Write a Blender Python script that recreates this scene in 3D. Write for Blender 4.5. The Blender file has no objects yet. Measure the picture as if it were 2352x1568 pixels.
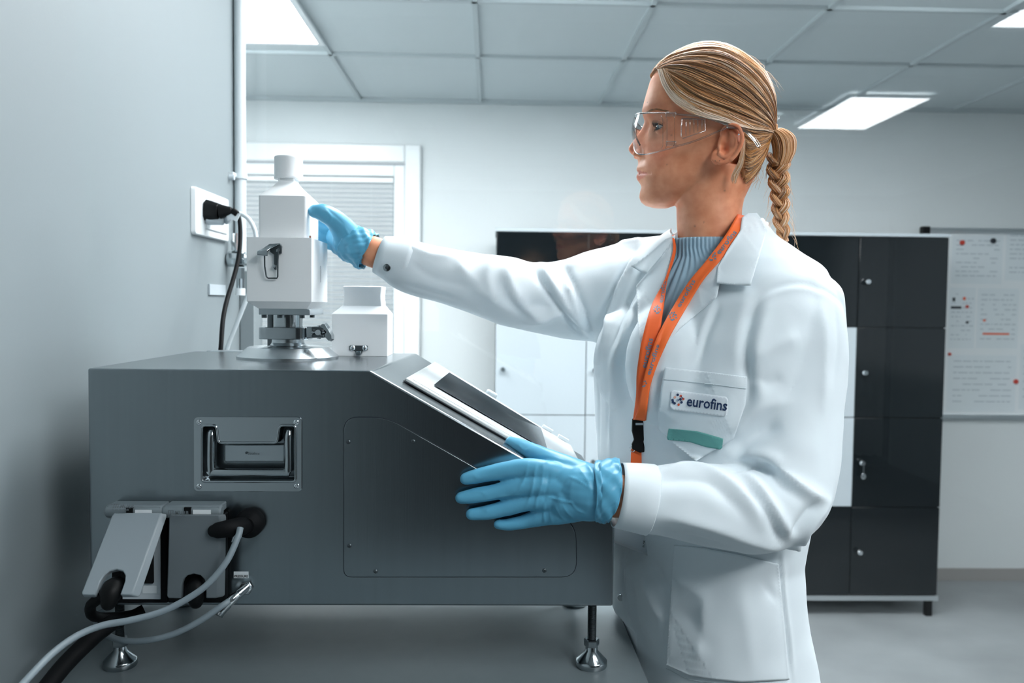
import bpy, bmesh, math, random
import numpy as np
from mathutils import Vector, Matrix, noise
from mathutils.bvhtree import BVHTree
random.seed(7)
SC = bpy.context.scene
# ---------------- camera, world, exposure ----------------
FPX = 1900.0
CAM_H = 1.40
YAW, PITCH, ROLL = math.radians(-1.5), math.radians(2.56), math.radians(0.65)
CAMM = (Matrix.Translation((0, 0, CAM_H)) @ Matrix.Rotation(YAW, 4, 'Z')
        @ Matrix.Rotation(math.pi/2 - PITCH, 4, 'X') @ Matrix.Rotation(ROLL, 4, 'Z'))
cd = bpy.data.cameras.new('camera'); cam = bpy.data.objects.new('camera', cd)
SC.collection.objects.link(cam); cam.matrix_world = CAMM; SC.camera = cam
cd.sensor_width = 36.0; cd.lens = FPX/2352*36.0; cd.clip_start = 0.02
cd.dof.use_dof = True; cd.dof.focus_distance = 1.09; cd.dof.aperture_fstop = 6.0
SC.view_settings.view_transform = 'Standard'; SC.view_settings.look = 'None'
SC.view_settings.gamma = 1.0; SC.view_settings.use_curve_mapping = False
SC.view_settings.exposure = 0.34
W = bpy.data.worlds.new('world'); SC.world = W; W.use_nodes = True
W.node_tree.nodes['Background'].inputs[0].default_value = (0.80, 0.92, 1.0, 1)
W.node_tree.nodes['Background'].inputs[1].default_value = .5      # daylight outside, enters through the window
LAMP_COL = (0.94, 0.98, 1.0)
LAMP_W = 19.0

# measuring helpers: a point seen at (px, py) standing at world depth y = d, and back
_R = CAMM.to_3x3(); _O = CAMM.translation
def P(px, py, d):
    v = _R @ Vector(((px-1176.0)/FPX, -(py-784.0)/FPX, -1.0))
    return _O + v*(d/v.y)
def ray(px, py):
    return (_R @ Vector(((px-1176.0)/FPX, -(py-784.0)/FPX, -1.0))).normalized()
_Ri = _R.inverted()
def proj(p):
    q = _Ri @ (Vector(p)-_O)
    return (1176.0 + FPX*q.x/-q.z, 784.0 - FPX*q.y/-q.z)
_Rn = np.array(_Ri); _On = np.array(_O)
def proj_np(V):
    q = (V-_On) @ _Rn.T
    return np.stack([1176.0+FPX*q[:, 0]/-q[:, 2], 784.0-FPX*q[:, 1]/-q[:, 2]], 1)
def PX(n, d): return n/FPX*d          # n pixels at depth d, in metres

# ---------------- materials ----------------
def lin(h):
    h = h.lstrip('#'); c = [int(h[i:i+2], 16)/255 for i in (0, 2, 4)]
    return tuple(x/12.92 if x <= .04045 else ((x+.055)/1.055)**2.4 for x in c) + (1,)
def mat(name, col, rough=.5, metal=0., spec=.5, bump=None, var=None, sss=0, coat=0, emit=None, trans=0, aniso=0, sheen=0):
    m = bpy.data.materials.new(name); m.use_nodes = True
    nt = m.node_tree; b = nt.nodes['Principled BSDF']; L = nt.links
    c = lin(col) if isinstance(col, str) else tuple(col)+((1,) if len(col) == 3 else ())
    b.inputs['Base Color'].default_value = c; b.inputs['Roughness'].default_value = rough
    b.inputs['Metallic'].default_value = metal; b.inputs['Specular IOR Level'].default_value = spec
    if sss:
        b.inputs['Subsurface Weight'].default_value = sss
        b.inputs['Subsurface Radius'].default_value = (1, .35, .2); b.inputs['Subsurface Scale'].default_value = .006
    if coat: b.inputs['Coat Weight'].default_value = coat; b.inputs['Coat Roughness'].default_value = .08
    if sheen: b.inputs['Sheen Weight'].default_value = sheen
    if trans: b.inputs['Transmission Weight'].default_value = trans
    if emit: b.inputs['Emission Color'].default_value = tuple(emit[0])+(1,); b.inputs['Emission Strength'].default_value = emit[1]
    tc = None
    def coords(scale):
        tc = nt.nodes.new('ShaderNodeTexCoord'); mp = nt.nodes.new('ShaderNodeMapping')
        mp.inputs['Scale'].default_value = scale; L.new(tc.outputs['Object'], mp.inputs[0]); return mp
    if var:      # (scale vec, amount, detail)
        mp = coords(var[0]); n = nt.nodes.new('ShaderNodeTexNoise'); n.inputs['Scale'].default_value = 1
        n.inputs['Detail'].default_value = var[2] if len(var) > 2 else 4; L.new(mp.outputs[0], n.inputs['Vector'])
        mr = nt.nodes.new('ShaderNodeMapRange'); mr.inputs['From Min'].default_value = .3; mr.inputs['From Max'].default_value = .7
        mr.inputs['To Min'].default_value = 1-var[1]; mr.inputs['To Max'].default_value = 1+var[1]
        L.new(n.outputs[0], mr.inputs[0])
        mx = nt.nodes.new('ShaderNodeVectorMath'); mx.operation = 'SCALE'; mx.inputs[0].default_value = c[:3]
        L.new(mr.outputs[0], mx.inputs['Scale']); L.new(mx.outputs[0], b.inputs['Base Color'])
    if bump:     # (scale vec, strength, distance)
        mp = coords(bump[0]); n = nt.nodes.new('ShaderNodeTexNoise'); n.inputs['Scale'].default_value = 1; n.inputs['Detail'].default_value = 3
        L.new(mp.outputs[0], n.inputs['Vector'])
        bp = nt.nodes.new('ShaderNodeBump'); bp.inputs['Strength'].default_value = bump[1]; bp.inputs['Distance'].default_value = bump[2]
        L.new(n.outputs[0], bp.inputs['Height']); L.new(bp.outputs[0], b.inputs['Normal'])
    return m
def emis(name, col, s):
    m = bpy.data.materials.new(name); m.use_nodes = True; nt = m.node_tree; nt.nodes.clear()
    e = nt.nodes.new('ShaderNodeEmission'); o = nt.nodes.new('ShaderNodeOutputMaterial')
    e.inputs[0].default_value = tuple(col)+(1,); e.inputs[1].default_value = s; nt.links.new(e.outputs[0], o.inputs[0]); return m
def clear_pane(name, tint, refl, rough=.0, fres=1.5):
    # thin clear sheet: passes light straight through, mirrors a little by angle
    m = bpy.data.materials.new(name); m.use_nodes = True; nt = m.node_tree; nt.nodes.clear(); L = nt.links
    t = nt.nodes.new('ShaderNodeBsdfTransparent'); t.inputs[0].default_value = tint
    g = nt.nodes.new('ShaderNodeBsdfGlossy'); g.inputs['Roughness'].default_value = rough
    f = nt.nodes.new('ShaderNodeFresnel'); f.inputs[0].default_value = fres
    mu = nt.nodes.new('ShaderNodeMath'); mu.operation = 'MULTIPLY'; mu.inputs[1].default_value = refl; mu.use_clamp = True
    mx = nt.nodes.new('ShaderNodeMixShader'); o = nt.nodes.new('ShaderNodeOutputMaterial')
    L.new(f.outputs[0], mu.inputs[0]); L.new(mu.outputs[0], mx.inputs[0]); L.new(t.outputs[0], mx.inputs[1]); L.new(g.outputs[0], mx.inputs[2])
    L.new(mx.outputs[0], o.inputs[0]); return m
M = dict(
 wall=mat('wall_paint', (.25, .29, .305), .55, bump=((260,)*3, .12, .0006)),
 wallf=mat('rear_wall_paint', (.03, .035, .04), .7),
 wall2=mat('back_wall_paint', (.70, .74, .75), .45),
 ceil=mat('ceiling_tile', (.60, .66, .68), .8, bump=((120,)*3, .2, .001)),
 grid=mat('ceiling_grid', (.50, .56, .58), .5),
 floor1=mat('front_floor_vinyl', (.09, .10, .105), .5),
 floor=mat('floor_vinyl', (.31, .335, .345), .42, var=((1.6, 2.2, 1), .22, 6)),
 base=mat('baseboard', (.33, .32, .31), .5),
 lamp=emis('lamp_diffuser', LAMP_COL, LAMP_W),
 lampf=mat('lamp_frame', (.8, .84, .86), .4),
 glass=clear_pane('partition_glass', (.96, .972, .972, 1), 1.4),
 alu=mat('aluminium', (.75, .78, .8), .35, 1),
 white=mat('white_plastic', (.72, .78, .82), .38),
 white2=mat('white_gloss', (.80, .84, .86), .25),
 bottle=mat('bottle_white', (.93, .95, .96), .42),
 upvc=mat('window_frame', (.86, .89, .9), .3),
 slat=mat('blind_slat', (.90, .92, .93), .4),
 steel=mat('brushed_steel', (.27, .305, .325), .24, 1, bump=((900, 900, 14), .06, .0003), var=((160, 160, 4), .03, 3)),
 steel_top=mat('satin_steel', (.52, .57, .60), .30, 1, var=((8, 8, 8), .05)),
 polish=mat('polished_steel', (.46, .50, .52), .16, 1),
 satin=mat('turned_steel', (.60, .64, .66), .27, 1),
 chrome=mat('chrome', (.80, .83, .85), .07, 1),
 dsteel=mat('dark_steel', (.13, .15, .16), .4, 1),
 black=mat('black_plastic', (.003, .0035, .004), .5, spec=.2),
 rubber=mat('black_rubber', (.003, .0035, .0045), .65, spec=.18),
 flapg=mat('flap_grey', (.30, .35, .38), .40),
 flapd=mat('flap_dark_grey', (.13, .155, .17), .45),
 grey=mat('grey_plastic', (.20, .24, .26), .42),
 lgrey=mat('light_grey_plastic', (.50, .56, .60), .45),
 cable=mat('grey_cable', (.22, .27, .30), .45),
 wcable=mat('white_cable', (.66, .72, .75), .4),
 table=mat('table_laminate', (.17, .205, .22), .42, var=((40,)*3, .03)),
 cab=mat('cabinet_dark', (.006, .009, .011), .10),
 cabw=mat('cabinet_white', (.50, .56, .60), .35),
 screen=mat('screen_glass', (.05, .065, .075), .08, spec=.8),
 panel=mat('panel_light', (.62, .66, .66), .3),
 paper=mat('paper', (.70, .76, .79), .6),
 ink=mat('dark_ink', (.015, .02, .03), .5),
 inkg=mat('grey_ink', (.34, .40, .45), .6),
 navy=mat('navy_ink', (.012, .035, .11), .5),
 red=mat('red_plastic', (.55, .05, .03), .4),
 orng=mat('orange_ink', (.75, .13, .06), .5),
 brass=mat('copper', (.5, .25, .18), .3, 1),
 curtain=mat('curtain_cloth', (.40, .42, .42), .9),
)
# ---------------- mesh helpers ----------------
def meshdata(name, V, F, m, smooth=False):
    me = bpy.data.meshes.new(name); me.from_pydata([tuple(v) for v in V], [], [tuple(f) for f in F]); me.update()
    if isinstance(m, (list, tuple)):
        for q in m: me.materials.append(q)
    else: me.materials.append(m)
    if smooth:
        me.polygons.foreach_set('use_smooth', [True]*len(me.polygons))
    return me
class MB:
    def __init__(s): s.V = []; s.F = []
    def add(s, V, F):
        n = len(s.V); s.V += [Vector(v) for v in V]; s.F += [tuple(i+n for i in f) for f in F]; return s
    def box(s, lo, hi, rot=None, piv=None):
        x0, y0, z0 = lo; x1, y1, z1 = hi
        V = [Vector(v) for v in ((x0,y0,z0),(x1,y0,z0),(x1,y1,z0),(x0,y1,z0),(x0,y0,z1),(x1,y0,z1),(x1,y1,z1),(x0,y1,z1))]
        if rot is not None:
            c = Vector(piv) if piv is not None else (Vector(lo)+Vector(hi))/2
            V = [c+rot@(v-c) for v in V]
        return s.add(V, [(0,3,2,1),(4,5,6,7),(0,1,5,4),(1,2,6,5),(2,3,7,6),(3,0,4,7)])
    def tube(s, pts, rad, n=12, cap=True, flat=1.0, up=None, rounded=False):
        pts = [Vector(p) for p in pts]
        if not hasattr(rad, '__len__'): rad = [rad]*len(pts)
        rad = list(rad)
        if rounded:      # half-round ends
            a = (pts[0]-pts[1]).normalized(); b = (pts[-1]-pts[-2]).normalized()
            r0, r1 = rad[0], rad[-1]; P0, P1 = pts[0], pts[-1]
            h = [(.35, .93), (.7, .7), (.92, .38), (1.0, .05)]
            pts = [P0+a*r0*k for k, q in reversed(h)]+pts+[P1+b*r1*k for k, q in h]
            rad = [r0*q for k, q in reversed(h)]+rad+[r1*q for k, q in h]
        N = len(pts); V = []; F = []
        prev = None
        for i, p in enumerate(pts):
            t = (pts[min(i+1, N-1)]-pts[max(i-1, 0)]).normalized()
            if prev is None:
                u = Vector(up) if up is not None else (Vector((0, 0, 1)) if abs(t.z) < .9 else Vector((1, 0, 0)))
            else: u = prev
            u = (u-t*u.dot(t)).normalized(); prev = u; w = t.cross(u)
            for k in range(n):
                a = 2*math.pi*k/n
                V.append(p+u*math.cos(a)*rad[i]+w*math.sin(a)*rad[i]*flat)
        for i in range(N-1):
            for k in range(n):
                F.append((i*n+k, i*n+(k+1)%n, (i+1)*n+(k+1)%n, (i+1)*n+k))
        if cap: F.append(tuple(range(n-1, -1, -1))); F.append(tuple((N-1)*n+k for k in range(n)))
        return s.add(V, F)
    def cyl(s, a, b, r, r2=None, n=24): return s.tube([a, b], [r, r if r2 is None else r2], n)
    def lathe(s, c, prof, n=32, axis='Z'):
        c = Vector(c); V = []; F = []; N = len(prof)
        for r, h in prof:
            for k in range(n):
                a = 2*math.pi*k/n
                q = {'Z': (r*math.cos(a), r*math.sin(a), h), 'Y': (r*math.cos(a), h, r*math.sin(a)), 'X': (h, r*math.cos(a), r*math.sin(a))}[axis]
                V.append(c+Vector(q))
        for i in range(N-1):
            for k in range(n): F.append((i*n+k, i*n+(k+1)%n, (i+1)*n+(k+1)%n, (i+1)*n+k))
        F.append(tuple(range(n-1, -1, -1))); F.append(tuple((N-1)*n+k for k in range(n)))
        return s.add(V, F)
    def ell(s, c, r, rot=None, nu=20, nv=12):
        c = Vector(c); V = []; F = []
        if not hasattr(r, '__len__'): r = (r, r, r)
        for j in range(nv+1):
            ph = math.pi*(j+.02*(j == 0)-.02*(j == nv))/nv
            for k in range(nu):
                a = 2*math.pi*k/nu
                q = Vector((r[0]*math.sin(ph)*math.cos(a), r[1]*math.sin(ph)*math.sin(a), r[2]*math.cos(ph)))
                if rot is not None: q = rot@q
                V.append(c+q)
        for j in range(nv):
            for k in range(nu): F.append((j*nu+k, (j+1)*nu+k, (j+1)*nu+(k+1)%nu, j*nu+(k+1)%nu))
        F.append(tuple(range(nu))); F.append(tuple(nv*nu+k for k in reversed(range(nu))))
        return s.add(V, F)
    def prism(s, poly, o, U, Vv, th, inset=0.0):
        # poly in (u,v); extruded by th along U x V from origin o
        o = Vector(o); U = Vector(U); Vv = Vector(Vv); Nn = U.cross(Vv).normalized()
        n = len(poly); cu = sum(p[0] for p in poly)/n; cv = sum(p[1] for p in poly)/n
        a = [o+U*p[0]+Vv*p[1] for p in poly]
        def ins(p):
            du, dv = cu-p[0], cv-p[1]; L = math.hypot(du*U.length, dv*Vv.length) or 1
            k = inset/L; return (p[0]+du*k, p[1]+dv*k)
        b = [o+U*q[0]+Vv*q[1]+Nn*th for q in map(ins, poly)]
        F = [tuple(reversed(range(n))), tuple(range(n, 2*n))]+[(i, (i+1)%n, n+(i+1)%n, n+i) for i in range(n)]
        return s.add(a+b, F)
    def loft(s, rings, cap=True):
        n = len(rings[0]); V = [v for r in rings for v in r]; F = []
        for i in range(len(rings)-1):
            for k in range(n): F.append((i*n+k, i*n+(k+1)%n, (i+1)*n+(k+1)%n, (i+1)*n+k))
        if cap: F.append(tuple(range(n-1, -1, -1))); F.append(tuple((len(rings)-1)*n+k for k in range(n)))
        return s.add(V, F)
    def build(s, name, m, parent=None, bevel=0, seg=2, smooth=False, subsurf=0):
        me = meshdata(name, s.V, s.F, m, smooth)
        bm = bmesh.new(); bm.from_mesh(me); bmesh.ops.recalc_face_normals(bm, faces=bm.faces); bm.to_mesh(me); bm.free()
        o = link(name, me, parent)
        if bevel:
            b = o.modifiers.new('bevel', 'BEVEL'); b.width = bevel; b.segments = seg; b.limit_method = 'ANGLE'; b.angle_limit = .6
            b.harden_normals = False
            for p in me.polygons: p.use_smooth = True
            me.set_sharp_from_angle(angle=math.radians(35))
        elif smooth: me.set_sharp_from_angle(angle=math.radians(50))
        if subsurf: q = o.modifiers.new('subdivision', 'SUBSURF'); q.levels = q.render_levels = subsurf
        return o
def link(name, me, parent=None):
    o = bpy.data.objects.new(name, me); SC.collection.objects.link(o)
    if parent is not None:
        o.parent = parent; o.matrix_parent_inverse = WM(parent).inverted()
    return o
_wm = {}
def WM(o):
    if o.name in _wm: return _wm[o.name]
    return Matrix.Identity(4)
def thing(name, label, cat, loc, group=None):
    o = bpy.data.objects.new(name, None); SC.collection.objects.link(o); o.location = loc
    o.empty_display_size = .05
    _wm[o.name] = Matrix.Translation(loc); o['label'] = label; o['category'] = cat
    if group: o['group'] = group
    return o
def tag(o, label, cat, group=None):
    o['label'] = label; o['category'] = cat
    if group: o['group'] = group
    return o
def struct(o): o['kind'] = 'structure'; return o
def copy_tree(o, delta, label=None, group=None):
    c = o.copy(); SC.collection.objects.link(c); c.location = o.location+Vector(delta)
    if label: c['label'] = label
    if group: c['group'] = group
    def rec(a, b):
        for ch in [x for x in bpy.data.objects if x.parent is a]:
            d = ch.copy(); SC.collection.objects.link(d); d.parent = b; rec(ch, d)
    rec(o, c); return c
def spline(pts, n=8):
    # Catmull-Rom through points of any dimension
    A = [np.array(p, float) for p in pts]; A = [2*A[0]-A[1]]+A+[2*A[-1]-A[-2]]; out = []
    for i in range(1, len(A)-2):
        p0, p1, p2, p3 = A[i-1:i+3]
        for k in range(n):
            t = k/n
            out.append(.5*((2*p1)+(-p0+p2)*t+(2*p0-5*p1+4*p2-p3)*t*t+(-p0+3*p1-3*p2+p3)*t**3))
    out.append(A[-2]); return out
def round_poly(pts, r, n=5):
    # round the corners of a polygon (2D); r scalar or per corner
    out = []; N = len(pts)
    for i in range(N):
        p = Vector(pts[i]); a = Vector(pts[i-1])-p; b = Vector(pts[(i+1) % N])-p
        rr = r[i] if hasattr(r, '__len__') else r
        k = min(rr, a.length*.49, b.length*.49); A = p+a.normalized()*k; B = p+b.normalized()*k
        for j in range(n+1):
            t = j/n; q = A*(1-t)**2+p*2*t*(1-t)+B*t*t; out.append((q.x, q.y))
    return out
def evaluated(V, F, mods):
    me = bpy.data.meshes.new('tmp'); me.from_pydata([tuple(v) for v in V], [], [tuple(f) for f in F]); me.update()
    bm = bmesh.new(); bm.from_mesh(me); bmesh.ops.recalc_face_normals(bm, faces=bm.faces); bm.to_mesh(me); bm.free()
    o = bpy.data.objects.new('tmp', me); SC.collection.objects.link(o)
    for ty, kw in mods:
        m = o.modifiers.new('m', ty)
        for k, v in kw.items(): setattr(m, k, v)
    dg = bpy.context.evaluated_depsgraph_get(); e = o.evaluated_get(dg); r = e.to_mesh()
    n = len(r.vertices); co = np.empty(n*3); r.vertices.foreach_get('co', co)
    Fo = [tuple(p.vertices) for p in r.polygons]; e.to_mesh_clear()
    bpy.data.objects.remove(o); bpy.data.meshes.remove(me)
    return co.reshape(-1, 3), Fo
def fuse(mb, voxel, smooth=3):
    return evaluated(mb.V, mb.F, [('REMESH', dict(mode='VOXEL', voxel_size=voxel, adaptivity=0)), ('SMOOTH', dict(factor=.5, iterations=smooth))])
def cut(obj, cutter_mb):
    c = cutter_mb.build('cutter', M['ink']); b = obj.modifiers.new('b', 'BOOLEAN'); b.object = c; b.operation = 'DIFFERENCE'; b.solver = 'EXACT'
    dg = bpy.context.evaluated_depsgraph_get(); e = obj.evaluated_get(dg)
    me = bpy.data.meshes.new_from_object(e); obj.modifiers.remove(b); old = obj.data; obj.data = me; me.name = old.name
    bpy.data.objects.remove(c)
def text_mesh(txt, size, spacing=1.0, bold=0.0, res=3, shear=0):
    cu = bpy.data.curves.new('t', 'FONT'); cu.body = txt; cu.size = size; cu.space_character = spacing; cu.offset = bold; cu.resolution_u = res; cu.shear = shear
    o = bpy.data.objects.new('t', cu); SC.collection.objects.link(o)
    dg = bpy.context.evaluated_depsgraph_get(); e = o.evaluated_get(dg); me = e.to_mesh()
    V = [Vector(v.co) for v in me.vertices]; F = [tuple(p.vertices) for p in me.polygons]; e.to_mesh_clear()
    bpy.data.objects.remove(o); bpy.data.curves.remove(cu)
    return V, F
def text_on(mb, txt, o, U, Vv, size, spacing=1.0, bold=0, center=False):
    # U, Vv unit vectors (right and up); o = left end of the baseline
    V, F = text_mesh(txt, size, spacing, bold); U = Vector(U); Vv = Vector(Vv); o = Vector(o)
    w = max(v.x for v in V) if V else 0
    dx = -w/2 if center else 0
    mb.add([o+U*(v.x+dx)+Vv*v.y for v in V], F); return w
# ---------------- the room ----------------
ZC = 2.40; YW = 4.17; XL = -.575; YG = 1.96
def S(mb, name, m, parent=None, **k):
    o = mb.build(name, m, parent, **k)
    if parent is None: struct(o)
    return o
S(MB().box((-4.2, YG, -.1), (5.2, YW+.1, 0)), 'floor', M['floor'])
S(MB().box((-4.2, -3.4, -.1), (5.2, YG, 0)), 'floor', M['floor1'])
S(MB().box((-4.2, -3.4, ZC+.012), (5.2, YW+.1, ZC+.1)), 'ceiling', M['ceil'])
S(MB().box((-4.2, YW, 0), (-1.35, YW+.1, ZC)).box((-.40, YW, 0), (5.2, YW+.1, ZC)).box((-1.35, YW, 2.13), (-.40, YW+.1, ZC)).box((-1.35, YW, 0), (-.40, YW+.1, .86)), 'wall_back', M['wall2'])
S(MB().box((XL-.12, -3.4, 0), (XL, YG, ZC)), 'wall_left', M['wall'])
S(MB().box((-1.75, YG+.1, 0), (-1.65, YW, ZC)).box((-1.75, YG-.02, 0), (XL-.12, YG+.1, ZC)), 'wall_far_left', M['wall2'])
S(MB().box((3.6, -3.4, 0), (3.7, YW, .85)).box((3.6, -3.4, 2.2), (3.7, YW, ZC)).box((3.6, -3.4, .85), (3.7, -1.4, 2.2)).box((3.6, 1.5, .85), (3.7, YW, 2.2)), 'wall_right', M['wall'])
S(MB().box((3.63, -1.4, .85), (3.66, -1.34, 2.2)).box((3.63, 1.44, .85), (3.66, 1.5, 2.2)).box((3.63, -1.34, 2.14), (3.66, 1.44, 2.2)).box((3.63, -1.34, .85), (3.66, 1.44, .91)).box((3.63, 0, .91), (3.66, .06, 2.14)), 'fill_window', M['white2'])  # unseen window added in the right wall to let in soft fill light
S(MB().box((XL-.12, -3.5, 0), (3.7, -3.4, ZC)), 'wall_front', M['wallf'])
S(MB().box((2.05, YW-.014, 0), (3.6, YW, .062)), 'baseboard_back', M['base'])
S(MB().box((3.586, YG+.1, 0), (3.6, YW, .062)), 'baseboard_right', M['base'])
# ceiling T-grid hangs just under the tiles
g = MB()
for x in [-3.64+.596*i for i in range(13)]: g.box((x-.009, -3.4, ZC), (x+.009, YW, ZC+.013))
for y in [3.42-.62*i for i in range(12)]: g.box((-4.2, y-.009, ZC), (3.6, y+.009, ZC+.013))
g.box((-1.65, YW-.02, ZC-.008), (3.6, YW, ZC+.013))
S(g, 'trim_1', M['grid'])
# low end panel of the partition, and glass pane
S(MB().box((XL+.001, YG-.05, 0), (XL+.034, YG+.02, 1.47)), 'trim_2', M['wall'], bevel=.002)
pane = S(MB().box((XL-.02, YG, .0), (3.6, YG+.002, ZC)), 'window_2', M['glass'])
me = pane.data      # a single sheet: keep only the front face
bm = bmesh.new(); bm.from_mesh(me)
bmesh.ops.delete(bm, geom=[f for f in bm.faces if abs(f.normal.y) < .5 or f.calc_center_median().y > YG+.001], context='FACES'); bm.to_mesh(me); bm.free()

def ceiling_lamp(x0, x1, y0, y1, label, m=None):
    c = ((x0+x1)/2, (y0+y1)/2, ZC)
    t = thing('ceiling_lamp', label, 'ceiling lamp', c, 'ceiling light panels')
    w = .022
    MB().box((x0-w, y0-w, ZC-.012), (x0, y1+w, ZC-.001)).box((x1, y0-w, ZC-.012), (x1+w, y1+w, ZC-.001)).box((x0, y0-w, ZC-.012), (x1, y0, ZC-.001)).box((x0, y1, ZC-.012), (x1, y1+w, ZC-.001)).build('frame', M['lampf'], t)
    MB().box((x0, y0, ZC-.009), (x1, y1, ZC-.001)).build('diffuser', M['lamp'] if m is None else m, t)
    return t
ceiling_lamp(-1.24, -.672, 2.66, 3.235, 'square white light panel in the ceiling above the blinds, at the top left')
ceiling_lamp(1.68, 2.06, -.66, .04, 'white light panel on the ceiling mirrored in the glass beside the blonde head')
ceiling_lamp(1.74, 2.3, 1.02, 1.6, 'white light panel mirrored at the top right corner of the glass')
ceiling_lamp(.93, 1.5, -.98, -.40, 'added fill light panel on the ceiling behind the camera')  # added for frontal fill; its mirror image falls behind the head
ceiling_lamp(.78, 1.08, -.30, .32, 'added fill light panel on the ceiling right of the camera, mirrored behind the head')  # added to light her camera side, reflection covered by the head
ceiling_lamp(-.05, .55, 1.99, 2.58, 'added unseen light panel just behind the glass, above the picture')  # out of view, added to light the back room and her from behind
ceiling_lamp(.05, .65, 1.25, 1.85, 'added fill light panel on the ceiling above the steel machine')  # added overhead fill for her face and arms, clear of the reflections
ceiling_lamp(1.15, 1.75, 1.99, 2.58, 'added unseen light panel behind the glass above the right of the picture')  # out of view, added to brighten the back room on the right
ceiling_lamp(-1.24, -.672, 2.02, 2.58, 'added unseen light panel behind the glass above the top left corner')  # another unseen panel, added to brighten the back room on the left

# ---------------- window with blind ----------------
w1 = bpy.data.objects.new('window_1', None); SC.collection.objects.link(w1); w1['kind'] = 'structure'; w1.location = (-.875, YW, .9); _wm[w1.name] = Matrix.Translation(w1.location)
XR = -.352; ZT = 2.185; XWL = -1.42
f = MB()
f.box((XR-.08, YW-.03, .84), (XR, YW, ZT)).box((XWL, YW-.03, ZT-.09), (XR-.08, YW, ZT)).box((XWL, YW-.03, .84), (XWL+.08, YW, ZT-.09)).box((XWL+.08, YW-.03, .84), (XR-.08, YW, .9))
f.build('window_frame', M['upvc'], w1, bevel=.008)
f = MB()
f.box((XR-.135, YW-.008, .9), (XR-.082, YW+.05, ZT-.10)).box((XWL+.08, YW-.008, ZT-.155), (XR-.135, YW+.05, ZT-.10)).box((XWL+.08, YW-.008, .9), (XWL+.13, YW+.05, ZT-.155)).box((XWL+.13, YW-.008, .9), (XR-.135, YW+.05, .95))
f.build('sash', M['upvc'], w1, bevel=.006)
pn = MB().box((XWL+.13, YW+.06, .95), (XR-.135, YW+.061, ZT-.155)).build('pane', clear_pane('window_glass', (.95, .97, .97, 1), 1.0), w1)
bl = thing('venetian_blind', 'white venetian blind with half open slats in the window behind the white bottle', 'blind', (-.875, YW+.03, ZT-.17))
MB().box((XWL+.135, YW+.006, ZT-.185), (XR-.140, YW+.045, ZT-.160)).build('head_rail', M['upvc'], bl, bevel=.003)
z = ZT-.20; k = 0
proto = None
while z > .97:
    V = []; n = 5
    a = math.radians(-36)
    mb = MB()
    if proto is None:
        for i in range(n):
            t = (i/(n-1)-.5)*.025; V.append((t*math.cos(a), t*math.sin(a)+.0018*(1-(2*i/(n-1)-1)**2)))
        top = [(XWL+.14, YW+.026+p[0], z+p[1]) for p in V]; r2 = [(XR-.145, YW+.026+p[0], z+p[1]) for p in V]
        bt = [(p[0], p[1], p[2]-.0006) for p in top]; b2 = [(p[0], p[1], p[2]-.0006) for p in r2]
        mb.loft([top+bt[::-1], r2+b2[::-1]])
        proto = mb.build('slat', M['slat'], bl, smooth=True); z0 = z
    else:
        o = proto.copy(); SC.collection.objects.link(o); o.location = (0, 0, z-z0)
    z -= .0232; k += 1
mb = MB()
for x in (XWL+.3, -.80, XR-.25): mb.cyl((x, YW+.013, .96), (x, YW+.013, ZT-.18), .0008, n=6)
mb.build('ladder_cord', M['upvc'], bl)
MB().box((XWL+.135, YW+.012, .955), (XR-.14, YW+.04, .967)).build('bottom_rail', M['upvc'], bl)

# ---------------- cabinet: a grid of lockers ----------------
cx0, cx1, cyf, cyb = .022, 2.045, 3.66, 4.06; cz0, cz1 = .098, 1.722
cabn = thing('locker_cabinet', 'wide black and white locker cabinet on legs against the back wall behind the woman', 'cabinet', ((cx0+cx1)/2, 3.86, 0))
MB().box((cx0, cyf+.02, cz0), (cx1, cyb, cz1)).build('body', M['cab'], cabn)
MB().box((cx0-.004, cyf-.004, cz0-.022), (cx1+.004, cyb, cz0)).build('base_rail', M['alu'], cabn)
MB().box((cx0-.004, cyf-.002, cz1), (cx1+.004, cyb, cz1+.014)).build('top_panel', M['lgrey'], cabn)
for x in (cx0+.02, cx1-.03, (cx0+cx1)/2):
    for y in (cyf+.02, cyb-.04): MB().box((x-.014, y-.012, 0), (x+.014, y+.014, cz0-.022)).build('leg', M['black'], cabn)
cw = (cx1-cx0)/5; ch = (cz1-cz0)/4
for i in range(5):
    for j in range(4):      # j from the top
        x = cx0+i*cw; zt = cz1-j*ch
        white = i < 4 and j in (1, 2)
        d = MB().box((x+.002, cyf, zt-ch+.002), (x+cw-.002, cyf+.019, zt-.002)).build('door', M['cabw'] if white else M['cab'], cabn, bevel=.0015)
        if white: d['label'] = 'white locker door'
        kb = MB().lathe((x+.035, cyf, zt-ch/2), [(.006, 0), (.006, -.012), (.013, -.015), (.014, -.021), (.010, -.026)], 16, 'Y').build('knob', M['chrome'], d, smooth=True)
        if i == 4 and j == 2:
            MB().box((x+.033, cyf-.030, zt-ch/2-.05), (x+.037, cyf-.027, zt-ch/2-.005)).ell((x+.036, cyf-.029, zt-ch/2-.058), (.011, .0015, .013)).build('key', M['chrome'], d)

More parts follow.
